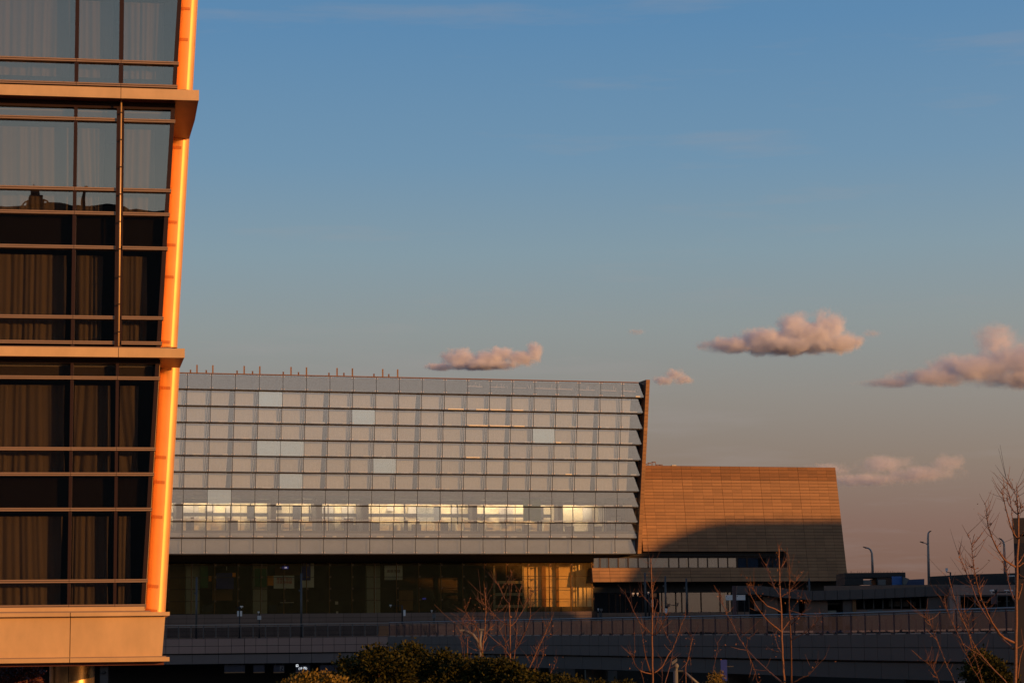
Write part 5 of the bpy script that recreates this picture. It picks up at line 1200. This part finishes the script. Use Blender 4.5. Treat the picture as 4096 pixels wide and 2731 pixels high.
# gallery joining them under the notch
nb = (C1[-1][0], C2[0][0]); zlow = min(C1[-1][1], C2[0][1]); c_ = Sh * ref + Pp * (sum(nb) / 2)
t = thing('link_block', 'low dark link between the two blocks outside the frame', 'building', (c_.x, c_.y, 0)); v0 = Pp * ((nb[1] - nb[0]) / 2)
MB().prism([-v0, v0, v0 + Vector((0, 0, zlow - .6)), -v0 + Vector((0, 0, zlow - .6))], Sh * 12).build('body', M['far_dark'], t)
# unseen low block added nearby to keep the viaduct in shade
t = thing('viaduct_shade_block', 'unseen long low block added outside the frame at the right to shade the viaduct', 'building', (46, 56, 0))
MB().prism([(0, 0, 0), (0, 0, 14.6), (13, 46, 16.4), (13, 46, 0)], (14, -6, 0)).build('body', M['far_dark'], t)
# skyline behind the camera, reflected in the near windows
def mirror(x, y, n=0, Yb=-170.0):
    s, z = FL.hit(x, y, n); P = FL.w(s, n, z); d = (P - CAM).normalized(); N_ = FL.N; rdir = d - N_ * 2 * d.dot(N_); k = (Yb - P.y) / rdir.y; return P + rdir * k
H0 = mirror(60, 818)
KB = thing('station_hall', 'wide dark hall with a wavy roof behind the camera', 'building', (H0.x, -170, 0))
prof_ = [(-700, 800), (-300, 812), (-60, 822), (60, 816), (150, 815), (230, 816), (300, 828), (350, 822), (430, 815), (480, 820), (505, 838), (540, 835), (600, 833), (690, 842)]
PP = [mirror(x, y) for x, y in prof_]; PP.sort(key=lambda p: p.x)
body = [Vector((PP[0].x - H0.x - 20, 0, 0)), Vector((PP[0].x - H0.x - 20, 0, PP[0].z - 4))] + [Vector((p.x - H0.x, 0, p.z)) for p in PP] + [Vector((PP[-1].x - H0.x + 20, 0, PP[-1].z - 2)), Vector((PP[-1].x - H0.x + 45, 0, PP[-1].z - 12)), Vector((PP[-1].x - H0.x + 45, 0, 0))]
MB().prism(body, (0, -25, 0)).build('hall_body', M['far_dark'], KB)
a = mirror(143, 815); tp = mirror(143, 712); k_ = (tp.z - a.z)
t = thing('broadcast_spire', 'dark stepped spire standing on the hall behind the camera', 'tower', (a.x, -171, a.z - .5))
q = MB(); q.box(-1.1, 1.1, -1, 1, 0, k_ * .35); q.box(-.8, .8, -.7, .7, k_ * .35, k_ * .55); q.box(-.5, .5, -.5, .5, k_ * .58, k_ * .82); q.box(-.06, .06, -.06, .06, k_ * .82, k_ * 1.05)
for sg in (-1, 1): q.tube([(sg * 2.4, 0, 0), (sg * 1.6, 0, k_ * .3), (sg * .7, 0, k_ * .42)], .14, 5)
q.build('spire_body', M['far_dark'], t)
a = mirror(338, 815); b_ = mirror(355, 715); t = thing('crane_mast', 'leaning crane jib behind the camera', 'crane', (a.x, -171, a.z - .5)); MB().tube([(0, 0, 0), (b_.x - a.x, 0, b_.z - a.z)], .3, 5).build('jib', M['far_dark'], t)
for i in range(7):                                   # a street of blocks facing the halls from far behind the camera
    x = 60 + i * 62; w = 58
    tt_ = thing('street_block', ['first', 'second', 'third', 'fourth', 'fifth', 'sixth', 'seventh'][i] + ' block from the left in the long street behind the camera', 'building', (x, -420, 0), 0, 'street behind the camera')
    bx(-w / 2, w / 2, -20, 0, 0, 25 + (i * 7 % 4)).build('block', M['far_dark'], tt_)
for i in range(5):
    x = -62 - i * 66
    tt_ = thing('street_block', ['nearest', 'second', 'third', 'fourth', 'farthest'][i] + ' low block of the row running left from the wavy roofed hall behind the camera', 'building', (x, -190, 0), 0, 'row of low blocks behind the camera')
    bx(-32, 32, -18, 0, 0, 13 + (i * 5 % 3)).build('block', M['far_dark'], tt_)
# a distant low town all round
rt = random.Random(9)
for i in range(16):
    ang = R(rt.uniform(95, 215)); dd = rt.uniform(420, 800); w = rt.uniform(20, 60); h = rt.uniform(8, 20)
    x, y = math.sin(ang) * dd, math.cos(ang) * dd
    if Vector((x, y, 0)).normalized().dot(Sh) > .93: h = min(h, 10)
    tt_ = thing('distant_block', 'plain dark low block in the distant town behind the camera', 'building', (x, y, 0), ang, 'distant town behind the camera')
    bx(-w / 2, w / 2, 0, 20, 0, h).build('block', M['far_dark'], tt_)
